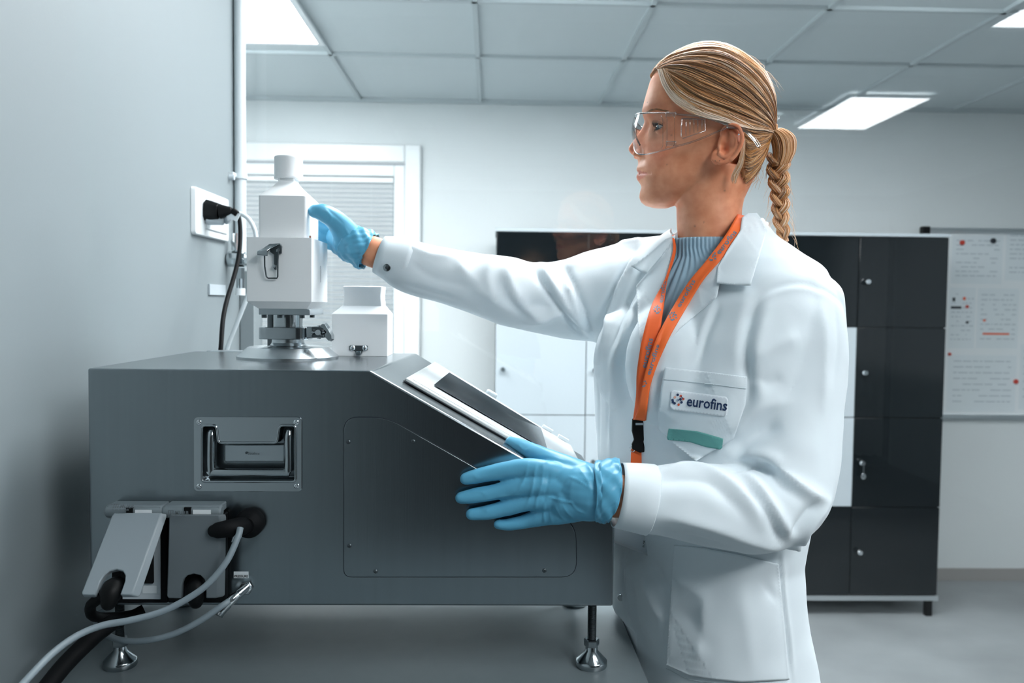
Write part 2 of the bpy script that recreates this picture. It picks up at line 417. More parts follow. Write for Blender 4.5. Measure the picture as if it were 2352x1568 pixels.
# ---------------- whiteboard ----------------
bx0, bx1, bz0, bz1 = 2.20, 3.55, .865, 1.80
wb = thing('whiteboard', 'wall-mounted white board covered in printed sheets to the right of the black cabinet', 'whiteboard', (2.9, YW, bz0))
MB().box((bx0, YW-.012, bz0), (bx1, YW-.001, bz1)).build('board', M['white2'], wb)
MB().tube([(bx0, YW-.022, bz1), (bx1, YW-.022, bz1)], .014, 12).build('top_rail', M['alu'], wb, smooth=True)
MB().box((bx0, YW-.035, bz0-.02), (bx1, YW-.001, bz0)).build('tray', M['alu'], wb)
MB().box((bx0-.03, YW-.038, bz1-.030), (bx0+.012, YW-.006, bz1+.017)).build('rail_end_cap', M['black'], wb, bevel=.005)
rng = random.Random(3)
def sheet(px0, py0, px1, py1, label, rows, deco=None):
    a = P(px0, py0, YW-.0135); b = P(px1, py1, YW-.0135)
    t = MB().box((a.x, YW-.0142, b.z), (b.x, YW-.0125, a.z)).build('paper_sheet', M['paper']); tag(t, label, 'paper', 'sheets pinned on the whiteboard')
    mb = MB(); W_ = b.x-a.x; H = a.z-b.z
    for r in range(rows):
        zz = a.z-H*(.1+.82*r/rows); x = a.x+W_*.08
        while x < b.x-W_*.12:
            l = rng.uniform(.03, .14)*W_*1.2
            if rng.random() < .75: mb.box((x, YW-.0148, zz-.0035), (min(x+l, b.x-W_*.06), YW-.0144, zz))
            x += l+.008
    o = mb.build('printed_lines', M['inkg'], t)
    if deco:
        for (x0, y0, x1, y1, m) in deco:
            p = P(x0, y0, YW-.0149); q = P(x1, y1, YW-.0149)
            MB().box((p.x, YW-.0152, q.z), (q.x, YW-.0146, p.z)).build('printed_bar', M[m], t)
sheet(2188, 540, 2300, 652, 'large sheet at the top left of the whiteboard under a red magnet', 9)
sheet(2312, 528, 2420, 645, 'sheet at the top of the whiteboard cut by the right edge of the photo', 9)
sheet(2182, 660, 2236, 800, 'narrow sheet with dark and red marks beside the cabinet edge', 11, [(2184, 703, 2208, 709, 'ink'), (2188, 683, 2194, 692, 'ink'), (2212, 682, 2218, 689, 'orng')])
sheet(2247, 662, 2336, 800, 'sheet with an orange bar near its foot in the middle of the whiteboard', 10, [(2257, 764, 2318, 769, 'orng'), (2258, 733, 2264, 738, 'orng')])
sheet(2178, 815, 2330, 945, 'wide sheet at the bottom of the whiteboard', 8)
sheet(2345, 790, 2430, 940, 'sheet at the bottom of the whiteboard cut by the right edge', 7)
for (x, y, m, s, lb) in [(2210, 557, 'red', 8, 'red magnet at the top left of the whiteboard'), (2281, 553, 'ink', 9, 'black magnet at the top of the whiteboard'), (2221, 704, 'red', 5, 'small red magnet on the narrow sheet'), (2181, 813, 'red', 5, 'red magnet beside the cabinet edge'), (2333, 876, 'red', 8, 'red magnet at the lower right of the whiteboard'), (2221, 740, 'ink', 4, 'small dark magnet on the narrow sheet')]:
    p = P(x, y, YW-.016); r = PX(s, YW)/1.4
    tag(MB().lathe((p.x, YW-.0148, p.z), [(r, 0), (r, -.006), (r*.8, -.009)], 16, 'Y').build('magnet', M[m], smooth=True), lb, 'magnet', 'whiteboard magnets')
# pleated curtain on the wall behind the camera: it mirrors faintly in the glass and the black doors
mb = MB(); V = []
N = 140
for zz in (0.1, 2.25):
    V.append([(2.0+1.5*i/N, -3.28+.035*math.sin(i*.75), zz) for i in range(N+1)])
mb.add(V[0]+V[1], [(i, i+1, N+2+i, N+1+i) for i in range(N)])
o = mb.build('curtain', M['curtain'], smooth=True); s_ = o.modifiers.new('s', 'SOLIDIFY'); s_.thickness = .004
tag(o, 'grey pleated curtain behind the camera, mirrored as stripes in the cabinet doors', 'curtain')

# ---------------- workbench ----------------
ZTB = .912
tb = thing('workbench', 'grey laminate workbench carrying the steel machine', 'table', (-.17, 1.1, 0))
MB().box((-.557, .45, ZTB-.03), (.21, 1.62, ZTB)).build('tabletop', M['table'], tb, bevel=.0015)
for x in (-.53, .17):
    for y in (.5, 1.57): MB().box((x-.02, y-.02, 0), (x+.02, y+.02, ZTB-.03)).build('leg', M['alu'], tb)

# ---------------- left wall: socket, plug, conduit, taps ----------------
def WL(px, py, off=0):      # point on the left wall plane seen at a pixel
    v = ray(px, py); return _O+v*((XL+off-_O.x)/v.x)
a = WL(437, 421); b = WL(517, 549); c_ = WL(436, 537)
y0, y1 = a.y, b.y; zt, zb = a.z-.004, c_.z+.0
oc = thing('wall_outlet', 'white rectangular power outlet plate on the grey left wall', 'outlet', (XL, (y0+y1)/2, (zt+zb)/2))
pl = round_poly([(y0, zb), (y1, zb), (y1, zt), (y0, zt)], .008)
MB().prism(pl, (XL, 0, 0), (0, 1, 0), (0, 0, 1), .009, .003).build('cover_plate', M['white2'], oc, bevel=.001)
ym0 = y0+(y1-y0)*.27; ym1 = y0+(y1-y0)*.92; zm0 = zb+(zt-zb)*.17; zm1 = zb+(zt-zb)*.80
MB().prism(round_poly([(ym0, zm0), (ym1, zm0), (ym1, zm1), (ym0, zm1)], .004), (XL+.009, 0, 0), (0, 1, 0), (0, 0, 1), .003, .001).build('socket_insert', M['white2'], oc)
pg = thing('power_plug', 'black power plug pushed into the wall outlet with its black cord', 'plug', (XL+.012, WL(470, 480).y, WL(470, 480).z))
q0 = WL(476, 483, .012); q0.x = XL+.012
def hood(mb, p0, p1, s0, s1, n=4):
    # rounded rectangular hood between two points; s=(half height, half width)
    p0 = Vector(p0); p1 = Vector(p1); t = (p1-p0).normalized(); up = Vector((0, 0, 1)); up = (up-t*up.dot(t)).normalized(); w = t.cross(up)
    rings = []
    for i in range(n+1):
        k = i/n; c = p0.lerp(p1, k); h = s0[0]+(s1[0]-s0[0])*k; ww = s0[1]+(s1[1]-s0[1])*k
        rings.append([c+up*h*a+w*ww*b for a, b in ((1, .55), (.6, 1), (-.6, 1), (-1, .55), (-1, -.55), (-.6, -1), (.6, -1), (1, -.55))])
    mb.loft(rings); return mb
mb = MB(); e1 = P(503, 484, q0.y+.02); e1.x = max(e1.x, XL+.045)
e1 = P(505, 486, q0.y-.005); e2 = P(533, 483, q0.y-.005); e3 = P(546, 492, q0.y-.005)
hood(mb, q0, e1, (.021, .018), (.015, .013)); hood(mb, e1, e2, (.015, .013), (.0065, .0065)); hood(mb, e2, e3, (.0065, .0065), (.006, .006))
mb.build('plug_body', M['black'], pg, bevel=.003)
dd = q0.y
pts = [P(x, y, d) for x, y, d in [(540, 488, dd), (549, 500, dd), (552, 540, dd-.01), (548, 590, dd-.03), (536, 640, dd-.06), (521, 690, dd-.1), (512, 735, dd-.14), (508, 790, dd-.17), (505, 822, dd-.18)]]
MB().tube(spline(pts, 6), .0042, 12).build('cord', M['rubber'], pg, smooth=True)
a = P(528, 490, dd-.006)
MB().box((a.x-.004, a.y-.002, a.z-.012), (a.x+.018, a.y+.002, a.z+.004), Matrix.Rotation(.45, 3, 'Y')).build('cord_tag', M['paper'], pg)
# white plug under the black one
p2 = thing('white_plug', 'white power plug below the black one with a white cord arching to the bottle', 'plug', (XL+.012, dd, q0.z-.02))
mb = MB(); hood(mb, q0+Vector((.001, .004, -.012)), P(515, 504, dd+.006), (.016, .016), (.011, .010)); hood(mb, P(515, 504, dd+.006), P(540, 492, dd+.02), (.011, .010), (.005, .005))
mb.build('plug_body', M['lgrey'], p2, bevel=.003)
pts = [P(x, y, dd+.03) for x, y in [(538, 490), (556, 492), (572, 504), (583, 523), (588, 548), (588, 600), (580, 650), (565, 690), (545, 740), (525, 790), (518, 815)]]
MB().tube(spline(pts, 6), .0045, 12).build('cord', M['wcable'], p2, smooth=True)
# conduit
cn = thing('conduit_pipe', 'white vertical conduit pipe clipped at the end of the left wall', 'pipe', (XL+.014, 1.875, 1.5))
MB().cyl((XL+.0135, 1.875, 1.50), (XL+.0135, 1.875, ZC), .0125, n=24).build('pipe', M['wcable'], cn, smooth=True)
zc = P(553, 405, 1.875).z
MB().lathe((XL+.0135, 1.875, zc-.006), [(.0155, 0), (.0155, .012)], 20).box((XL, 1.835, zc-.004), (XL+.010, 1.87, zc+.004)).build('clip', M['wcable'], cn, smooth=True)
MB().cyl((XL, 1.838, zc-.008), (XL+.012, 1.838, zc-.008), .006, n=12).build('clip_screw', M['lgrey'], cn)
# gas fittings
gf = thing('pipe_fitting', 'chrome pipe fitting with a hex valve on the wall below the outlet', 'valve', (XL, 1.86, P(540, 600, 1.86).z))
def FX(px, py): return P(px, py, 1.82)
c0 = FX(541, 536); c1 = FX(541, 575)
MB().cyl(c0, c1, .0085, n=20).lathe(FX(541, 556), [(.010, -.004), (.010, .004)], 20).build('upper_pipe', M['chrome'], gf, smooth=True)
c = FX(545, 595); MB().tube([c+Vector((-.022, 0, 0)), c+Vector((-.018, 0, 0)), c+Vector((.014, 0, 0)), c+Vector((.02, 0, 0))], [.013, .017, .017, .014], 8).build('valve_body', M['polish'], gf, bevel=.001)
MB().cyl(c+Vector((.016, 0, 0)), c+Vector((.045, 0, 0)), .014, n=20).build('valve_cap', M['chrome'], gf, smooth=True)
MB().cyl(FX(551, 615), FX(551, 640), .010, n=6).cyl(FX(552, 640), FX(552, 662), .0085, n=20).build('lower_nut', M['polish'], gf)
MB().cyl(FX(552, 662), FX(552, 678), .0105, n=20).build('lower_collar', M['white2'], gf, smooth=True)
MB().box((XL+.0005, 1.70, FX(520, 678).z), (XL+.004, 1.80, FX(520, 655).z)).build('backing_plate', M['lgrey'], gf)

# ---------------- steel machine ----------------
YF, YB = 1.03, 1.40
X0 = P(201, 900, YF).x; XB = P(851, 850, YF).x; X1 = P(1410, 1300, YF).x
ZTM = P(600, 849, YF).z; ZBM = P(800, 1391, YF).z; ZS = P(1410, 1169, YF).z
mc = thing('steel_machine', 'brushed steel instrument cabinet with a sloping control panel on the grey bench', 'machine', ((X0+X1)/2, 1.2, ZTB))
XB2 = P(955, 811, YB).x
pf_ = [(X0, ZBM), (X1, ZBM), (X1, ZS), (XB, ZTM), (X0, ZTM)]; pb_ = [(X0, ZBM), (X1, ZBM), (X1, ZS), (XB2, ZTM), (X0, ZTM)]
body = MB().add([(x, YF, z) for x, z in pf_]+[(x, YB, z) for x, z in pb_], [(0, 1, 2, 3, 4), (9, 8, 7, 6, 5), (0, 5, 6, 1), (1, 6, 7, 2), (2, 7, 3), (7, 8, 3), (3, 8, 9, 4), (4, 9, 5, 0)]).build('body', M['steel'], mc)
def front(poly, r=0, n=4):   # pixel outline on the machine's front -> (x,z)
    q = [(lambda v: (v.x, v.z))(P(x, y, YF)) for x, y in poly]
    return round_poly(q, r, n) if r else q
U_out = front([(465, 976), (498, 976), (503, 1016), (637, 1016), (643, 976), (680, 976), (680, 1105), (465, 1105)], .0045, 5)
cut(body, MB().prism(U_out, (0, YF+.022, 0), (1, 0, 0), (0, 0, 1), .04))
b = body.modifiers.new('bevel', 'BEVEL'); b.width = .0028; b.segments = 3; b.limit_method = 'ANGLE'; b.angle_limit = .5
for p in body.data.polygons: p.use_smooth = True
body.data.set_sharp_from_angle(angle=math.radians(30))
# slanted side band seam at the back left
MB().box((X0+.02, YB-.001, ZTM-.20), (XB-.05, YB+.03, ZTM+.0008)).build('rear_strip', M['steel_top'], mc, bevel=.001)
hd = MB().prism(front([(446, 957), (694, 957), (694, 1128), (446, 1128)], .006, 5), (0, YF-.0002, 0), (1, 0, 0), (0, 0, 1), .0016).build('recessed_handle', M['polish'], mc)
cut(hd, MB().prism(U_out, (0, YF+.022, 0), (1, 0, 0), (0, 0, 1), .04))
bb = hd.modifiers.new('bevel', 'BEVEL'); bb.width = .0006; bb.segments = 2
ring = [Vector((x, YF-.0022, z)) for x, z in U_out]
MB().tube(ring+ring[:2], .0016, 8, cap=False).build('rim', M['polish'], hd, smooth=True)
def fr(px, py, off=0): v = P(px, py, YF); return Vector((v.x, YF-off, v.z))
MB().tube(spline([fr(483, 992, -.006), fr(483, 1010, -.003), fr(483, 1082, -.003), fr(494, 1086, -.003), fr(650, 1086, -.003), fr(661, 1080, -.003), fr(661, 1010, -.003), fr(661, 992, -.006)], 5), .0056, 10, rounded=True).build('grip_bar', M['polish'], hd, smooth=True)
MB().prism(front([(508, 1026), (646, 1026), (646, 1064), (508, 1064)], .001), (0, YF+.018, 0), (1, 0, 0), (0, 0, 1), .004).build('back_plate', M['steel_top'], hd, bevel=.0006)
mb = MB(); text_on(mb, 'Southco', fr(562, 1048, -.0125), (1, 0, 0), (0, 0, 1), .0045)
mb.cyl(fr(559, 1044, -.013), fr(559, 1044, -.0128), .0016, n=12)
mb.build('embossed_mark', M['dsteel'], hd)
def screw(px, py, r, parent, mm='chrome', off=.0016, d=None):
    c = fr(px, py, off); mb = MB().lathe(c, [(r, 0), (r, -.0004), (r*.8, -.0012), (r*.45, -.0015), (r*.3, -.0006)], 16, 'Y')
    return mb.build('screw', M[mm], parent, smooth=True)
for x, y in ((458, 969), (681, 969), (458, 1116), (682, 1115)): screw(x, y, .0036, hd)
# access panel
pp = front([(790, 958), (888, 958), (1165, 1115), (1322, 1204), (1324, 1324), (790, 1324)], [.018, .02, .03, .020, .020, .010], 8)
gp_ = [Vector((x, YF-.0002, z)) for x, z in pp]; MB().tube(gp_+gp_[:2], .0008, 6, cap=False).build('panel_gap', M['ink'], mc)
ap = MB().prism(pp, (0, YF-.0002, 0), (1, 0, 0), (0, 0, 1), .0012, .0003).build('access_panel', M['steel'], mc, bevel=.0003)
for x, y in ((801, 1014), (949, 1013), (803, 1252), (863, 1311), (1250, 1309)): screw(x, y, .0028, ap, 'dsteel', .0011)
# feet
def foot(x, y):
    f = MB().lathe((x, y, ZTB), [(.0205, 0), (.0215, .002), (.0215, .008), (.020, .010), (.0085, .0215), (.0085, .027), (.008, .028)], 36).build('foot', M['polish'], mc, smooth=True)
    MB().lathe((x, y, ZTB+.028), [(.0098, 0), (.0105, .002), (.0105, .008), (.0098, .010)], 6).build('lock_nut', M['polish'], f)
    pr = []; z = 0
    while z < .062: pr += [(.0062, z), (.0051, z+.00085)]; z += .0017
    MB().lathe((x, y, ZTB+.036), pr, 20).build('threaded_rod', M['dsteel'], f)
    MB().lathe((x, y, ZBM-.015), [(.0105, 0), (.0105, .009)], 6).build('top_nut', M['polish'], f)
    MB().box((x-.021, y-.02, ZBM-.008), (x+.021, y+.02, ZBM)).build('mounting_plate', M['steel_top'], f, bevel=.001)
fx0 = P(278, 1500, 1.10).x; fx1 = P(1358, 1500, 1.10).x
for x in (fx0, fx1):
    for y in (1.098, 1.33): foot(x, y)
# control panel on the slope
A = Vector((XB, YF, ZTM)); B = Vector((X1, YF, ZS)); SU = (B-A).normalized(); SN = Vector((-SU.z, 0, SU.x)); 
if SN.z < 0: SN = -SN
SLx = (B-A).length
A2 = Vector((XB2, YB, ZTM)); B2 = Vector((X1, YB, ZS))
def sl(u, y, h=0):
    t = (y-YF)/(YB-YF); return A.lerp(A2, t).lerp(B.lerp(B2, t), u/SLx)+SN*h
def slpx(px, py, h=0):
    # (u, y) on the slope whose picture position is (px, py)
    q = [SLx/2, (YF+YB)/2]
    for _ in range(25):
        p0 = proj(sl(q[0], q[1], h)); a = proj(sl(q[0]+.001, q[1], h)); b = proj(sl(q[0], q[1]+.001, h))
        j = [[(a[0]-p0[0])/.001, (b[0]-p0[0])/.001], [(a[1]-p0[1])/.001, (b[1]-p0[1])/.001]]
        det = j[0][0]*j[1][1]-j[0][1]*j[1][0]; ex, ey = px-p0[0], py-p0[1]
        q[0] += (ex*j[1][1]-ey*j[0][1])/det; q[1] += (ey*j[0][0]-ex*j[1][0])/det
    return q
def sl_prism(pts, h0, th, name, m, parent, bevel=0):
    q = pts
    # U=SU, V=+Y ; U x V = ? ensure outward
    mb = MB(); n = len(q)
    a = [p+SN*h0 for p in q]; b2 = [x+SN*th for x in a]
    mb.add(a+b2, [tuple(reversed(range(n))), tuple(range(n, 2*n))]+[(i, (i+1)%n, n+(i+1)%n, n+i) for i in range(n)])
    return mb.build(name, M[m], parent, bevel=bevel)
u0, yF = slpx(928, 875); yBk = min(slpx(991, 829)[1], YB-.006)
u1 = SLx-.028
fr_pts = [sl(u0, yF), sl(u1, yF), sl(u1, yBk), sl(u0, yBk)]
cp = sl_prism(fr_pts, .0004, .0052, 'control_panel', 'panel', mc, .0018)
sl_prism([sl(u0-.0012, yF-.0012), sl(u1+.001, yF-.0012), sl(u1+.001, yBk+.001), sl(u0-.0012, yBk+.001)], 0, .0006, 'panel_gasket', 'ink', mc)
sl_prism([sl(u0+.008, yF+.012), sl(u1-.006, yF+.012), sl(u1-.006, yBk-.012), sl(u0+.008, yBk-.012)], .0054, .0006, 'panel_sheet', 'white2', cp)
us0, ys0 = slpx(996, 886, .006); us1 = slpx(1253, 1026, .006)[0]; ys1 = min(slpx(1028, 856, .006)[1], yBk-.018)
sl_prism([sl(us0, ys0), sl(us1, ys0), sl(us1, ys1), sl(us0, ys1)], .0074, .0010, 'screen', 'screen', cp)
mb = MB()
for k in range(46):
    u = us0+.02+k*.0036; p = sl(u, ys1+.008, .0064)
    mb.cyl(p, p+SN*.0004, .0009, n=6)
mb.build('perforated_line', M['ink'], cp)
c = sl(u0+.118, yBk+.010, .004)
MB().box(c-Vector((.010, .006, .006)), c+Vector((.010, .006, .009)), Matrix.Rotation(.52, 3, 'Y')).build('latch_knob', M['lgrey'], cp, bevel=.003)
for uu in (.235, .268):
    c = sl(u0+uu, yBk-.006, .009); MB().box(c-Vector((.010, .003, .003)), c+Vector((.010, .003, .003)), Matrix.Rotation(.52, 3, 'Y')).build('hinge', M['white2'], cp, bevel=.001)

# service interfaces at lower left
def flap(label, tl, tr, bl_, br, dt, db, is_open):
    Pt = lambda q, d: P(q[0], q[1], d)
    TL, TR, BL, BR = Pt(tl, dt), Pt(tr, dt), Pt(bl_, db), Pt(br, db)
    U = (TR-TL); V = ((BL-TL)+(BR-TR))/2
    f = MB().prism([(.0, .02), (.07, 0), (.93, 0), (1, .02), (1, .98), (.93, 1), (.64, 1), (.64, .84), (.62, .785), (.56, .745), (.48, .73), (.40, .745), (.34, .785), (.32, .84), (.32, 1), (.03, 1), (0, .97)], TL, U, V, -.0085 if False else .0085)
    # push outwards (towards the viewer) with an inset front
    N = U.cross(V).normalized(); s = -1 if N.y > 0 else 1
    return TL, U, V, N*s
def interface(tlx, boxx, open_, label):
    hx0, hx1 = boxx
    t = bpy.data.objects.new('service_socket', None); SC.collection.objects.link(t); t.parent = mc; t.matrix_parent_inverse = WM(mc).inverted(); t['label'] = label
    base = P(hx0, 1160, YF)
    def FP(x, y, off): v = P(x, y, YF); return Vector((v.x, YF-off, v.z))
    # surround frame
    a = FP(hx0+4, 1172, 0); b2 = FP(hx1+3, 1376, 0)
    MB().box((a.x, YF-.014, b2.z), (b2.x, YF-.0002, a.z)).build('surround', M['rubber' if open_ else 'black'], t, bevel=.002)
    if open_:
        a = FP(hx0+30, 1195, 0); b2 = FP(hx1-12, 1366, 0)
        MB().box((a.x, YF-.0155, b2.z), (b2.x, YF-.0138, a.z)).build('inner_plate', M['lgrey'], t, bevel=.0005)
        a = FP(hx0+30, 1200, 0); b2 = FP(hx1-26, 1328, 0)
        MB().box((a.x, YF-.020, b2.z), (b2.x, YF-.0150, a.z)).build('socket_insert', M['black'], t, bevel=.001)
        a = FP(hx1-52, 1334, 0); b2 = FP(hx1-20, 1352, 0)
        MB().box((a.x, YF-.0162, b2.z), (b2.x, YF-.0155, a.z)).build('printed_label', M['paper'], t)
    # hinge housing
    ht0, ht1 = FP(hx0, 1149, 0), FP(hx1, 1180, 0)
    rr = .0085
    MB().tube([(ht0.x, YF-.020, ht1.z+rr), (ht0.x+.004, YF-.020, ht1.z+rr), (ht1.x-.004, YF-.020, ht1.z+rr), (ht1.x, YF-.020, ht1.z+rr)], [rr*.8, rr, rr, rr*.8], 16).box((ht0.x+.003, YF-.026, ht1.z+rr*.8), (ht1.x-.001, YF-.0002, ht0.z)).build('hinge_housing', M['grey'], t, bevel=.0015)
    xm = (ht0.x*.55+ht1.x*.45)
    MB().box((xm-.004, YF-.0292, ht1.z+.004), (xm+.004, YF-.0262, ht0.z-.0015)).build('hinge_slot', M['black'], t)
    MB().box((xm+.007, YF-.0302, ht1.z+.004), (ht1.x-.011, YF-.0292, ht0.z-.004)).build('blank_label', M['white2'], t)
    # flap
    if open_: TL, TR, BL, BR = P(262, 1180, 1.002), P(386, 1180, 1.002), P(190, 1371, .950), P(322, 1373, .950)
    else: TL, TR, BL, BR = P(hx0+1, 1180, 1.0), P(hx1-2, 1180, 1.0), P(hx0-3, 1370, 1.0), P(hx1-4, 1370, 1.0)
    U = TR-TL; V = BL-TL; W2 = BR-TR; V = (V+W2)/2
    N = U.cross(V).normalized(); o = TL
    poly = [(.02, 0), (.98, 0), (1, .04), (1, .97), (.97, 1), (.70, 1), (.70, .83), (.67, .765), (.60, .715), (.48, .695), (.36, .715), (.29, .765), (.26, .83), (.26, 1), (.03, 1), (0, .97), (0, .04)]
    th = .009; toward = -1 if N.y > 0 else 1
    n = len(poly)
    def q(u, v, h): return o+U*u+V*v+N*toward*h
    back = [q(u, v, 0) for u, v in poly]; front_ = [q(.5+(u-.5)*(.98 if u < .5 else .80 if u > .9 else .98), v if v < .5 else v-.012*(v > .9), th*(0.55 if v < .06 else 1)) for u, v in poly]
    mb = MB(); mb.add(back+front_, [tuple(reversed(range(n))), tuple(range(n, 2*n))]+[(i, (i+1)%n, n+(i+1)%n, n+i) for i in range(n)])
    fl = mb.build('flap', M['flapg'] if open_ else M['flapd'], t, bevel=.0012)
    # plug seen in the arch
    mb = MB().tube([q(.48, .87, -.006), q(.48, .90, .000), q(.48, .97, .002), q(.48, 1.06, .000)], [.0128, .0128, .0125, .0085], 18, rounded=True)
    mb.build('plug', M['black'], t, smooth=True)
    # maker's name under the hinge
    mb = MB(); Uh = U.normalized(); Vh = -V.normalized()
    oo = Vector((ht0.x+.006, YF-.0304, ht1.z+.0066)) if False else q(.04, -.03, th+.0050)
    text_on(mb, 'MURR', oo+Uh*.0082, Uh, Vh, .0058, 1.08, .0002); text_on(mb, 'ELEKTRONIK', oo-Vh*.0034, Uh, Vh, .0031, 1.15, .0001)
    for k in range(3): mb.add([oo+Uh*(k*.0026), oo+Uh*(k*.0026+.0013), oo+Uh*(k*.0026+.0013)+Vh*.0042, oo+Uh*(k*.0026)+Vh*.0042], [(0, 1, 2, 3)])
    mb.add([oo+Vh*.0042, oo+Uh*.0065+Vh*.0042, oo+Uh*.0065+Vh*.0052, oo+Vh*.0052], [(0, 1, 2, 3)])
    mb.build('maker_name', mat('relief_grey', (.12, .14, .155), .5), t)
    return t
interface(None, (262, 392), True, 'grey service socket with its flap swung open')
interface(None, (390, 523), False, 'grey service socket with its flap closed')
# pressure sticker
a = fr(537, 1312, .0004)
st = MB().prism(front([(537, 1312), (571, 1312), (571, 1327), (537, 1327)]), (0, YF-.0002, 0), (1, 0, 0), (0, 0, 1), .0003).build('printed_label', M['paper'], mc)
mb = MB(); text_on(mb, 'PRESSURE', fr(554, 1325, .0007), (1, 0, 0), (0, 0, 1), .0040, 1.0, .0001, center=True); mb.build('printed_word', M['ink'], st)
# cable gland + plug + cable
c = fr(576, 1198, 0)
gl = MB().lathe(c, [(.018, 0), (.018, -.010), (.0165, -.014), (.011, -.018), (.010, -.020)], 32, 'Y').build('socket_boss', M['rubber'], mc, smooth=True)
pk = thing('connector_plug', 'black angled connector plug with a grey cable on the machine front', 'plug', fr(560, 1196, .02))
MB().tube([fr(574, 1198, .018), fr(565, 1195, .032), fr(545, 1194, .040), fr(522, 1198, .040), fr(514, 1200, .038)], [.010, .0120, .0105, .0095, .0075], 16, flat=.85, rounded=True).build('plug_body', M['rubber'], pk, smooth=True)
MB().prism([(0, 0), (.012, .006), (.012, .016), (.002, .006)], fr(556, 1222, .042), (1, 0, 0), (0, 0, 1), .001).build('cable_tag', M['paper'], pk)
pts = [P(*q) for q in [(552, 1212, .985), (546, 1234, .978), (520, 1290, .965), (478, 1340, .955), (430, 1375, .948), (370, 1405, .94), (300, 1424, .93), (235, 1436, .92), (180, 1458, .905), (130, 1492, .88), (85, 1535, .85), (30, 1595, .82)]]
MB().tube(spline(pts, 6), .0038, 14).build('cable', M['cable'], pk, smooth=True)
# pressure hose
ph = thing('pressure_hose', 'grey pneumatic hose with a bright fitting looping below the machine', 'hose', fr(572, 1345, 0))
a = fr(570, 1344, 0); 
MB().lathe(fr(566, 1349, 0), [(.0085, 0), (.0085, -.004), (.0065, -.006)], 6, 'Y').cyl(fr(568, 1346, .003), fr(557, 1352, .024), .0052, n=18).tube([fr(558, 1351, .023), fr(549, 1358, .029), fr(540, 1366, .032)], [.0056, .0062, .005], 18).build('fitting', M['chrome'], ph, smooth=True)
MB().cyl(fr(541, 1365, .031), fr(523, 1384, .037), .0063, n=20).cyl(fr(525, 1381, .036), fr(522, 1386, .038), .0069, n=20).build('ferrule', M['polish'], ph, smooth=True)
pts = [P(*q) for q in [(526, 1380, .992), (505, 1394, .985), (455, 1428, .98), (400, 1455, .98), (340, 1470, .985), (285, 1471, 1.0), (245, 1458, 1.02), (225, 1440, 1.04), (222, 1415, 1.045), (240, 1402, 1.05)]]
MB().tube(spline(pts, 6), .0038, 14).build('hose', M['cable'], ph, smooth=True)
# short black lead from the open flap's plug
o = MB().tube(spline([P(*q) for q in [(238, 1368, .952), (222, 1378, .955), (208, 1392, .965), (212, 1412, .99), (240, 1418, 1.03), (300, 1412, 1.07), (330, 1398, 1.08)]], 6), .0062, 12).build('power_lead', M['rubber'], smooth=True)
tag(o, 'short black lead hanging from the plug in the open flap', 'cable')
# thick dark hose lying on the wall side of the bench
o = MB().tube(spline([P(*q) for q in [(262, 1425, 1.0), (215, 1462, .985), (150, 1525, .955), (90, 1600, .92)]], 6), .010, 14).build('drain_hose', M['rubber'], smooth=True)
tag(o, 'thick dark hose running off the front left of the bench', 'hose')
# ---------------- flange, clamp, housing, bottle ----------------
YC = 1.252
cB = P(662, 820, YC-.0); XC = cB.x; ZM = ZTM
R0 = PX(113, YC)
fb = thing('base_flange', 'round satin steel flange with a sloping rim on top of the machine', 'flange', (XC, YC, ZM))
MB().lathe((XC, YC, ZM), [(R0, 0), (R0, .0035), (R0-.0015, .005), (R0*.79, .0165), (R0*.75, .0175), (.031, .0178), (.0262, .0195), (.0240, .0235), (.0235, .029), (.0235, .036)], 64).build('disc', M['satin'], fb, smooth=True).data.set_sharp_from_angle(angle=math.radians(18))
def zz(py, d=YC): return P(660, py, d).z
sp = MB().lathe((XC, YC, 0), [(.0215, zz(772)), (.0215, zz(722))], 40).build('spool_pipe', M['polish'], fb, smooth=True)
MB().lathe((XC-.030, YC+.03, 0), [(.009, zz(800)), (.009, zz(720))], 20).build('guide_rod', M['dsteel'], fb, smooth=True)
cl = thing('pipe_clamp', 'steel pipe clamp with a hinged wing nut around the flange neck', 'clamp', (XC, YC, zz(765)))
z0_, z1_ = zz(777), zz(750); xl = P(594, 760, YC-.03).x; xr = P(704, 760, YC-.03).x
band = round_poly([(xl, -.040), (xr, -.040), (xr+.006, -.012), (xr, .036), (xl, .036)], .014, 5)
MB().add([(x, YC+y, z0_) for x, y in band]+[(x, YC+y, z1_) for x, y in band], [tuple(reversed(range(len(band)))), tuple(range(len(band), 2*len(band)))]+[(i, (i+1)%len(band), len(band)+(i+1)%len(band), len(band)+i) for i in range(len(band))]).build('band', M['polish'], cl, bevel=.001)
yc2 = YC-.042
def cp_(px, py, dy=0): return P(px, py, yc2+dy)
for ya, yb in ((750, 757), (768, 775)):
    a = cp_(718, yb); b = cp_(747, ya); MB().box((a.x, yc2-.008, a.z), (b.x, yc2+.012, b.z)).build('lug', M['dsteel'], cl, bevel=.0012)
MB().cyl(cp_(716, 763), cp_(752, 763), .0032, n=12).lathe(cp_(733, 763), [(.0058, 0), (.0058, -.006), (.004, -.009)], 16, 'Y').build('swing_bolt', M['chrome'], cl, smooth=True)
a = cp_(704, 776); b = cp_(719, 750); MB().box((a.x, yc2-.002, a.z), (b.x, yc2+.02, b.z)).build('hinge_block', M['polish'], cl, bevel=.001)
wing = [(740, 741), (748, 741), (757, 752), (766, 770), (766, 780), (758, 785), (750, 778), (747, 768), (750, 760), (744, 752), (734, 748)]
q = round_poly([(cp_(x, y).x, cp_(x, y).z) for x, y in wing], .001, 3)
MB().prism(q, (0, yc2+.006, 0), (1, 0, 0), (0, 0, 1), .014, .002).build('wing_nut', M['polish'], cl, bevel=.0015)
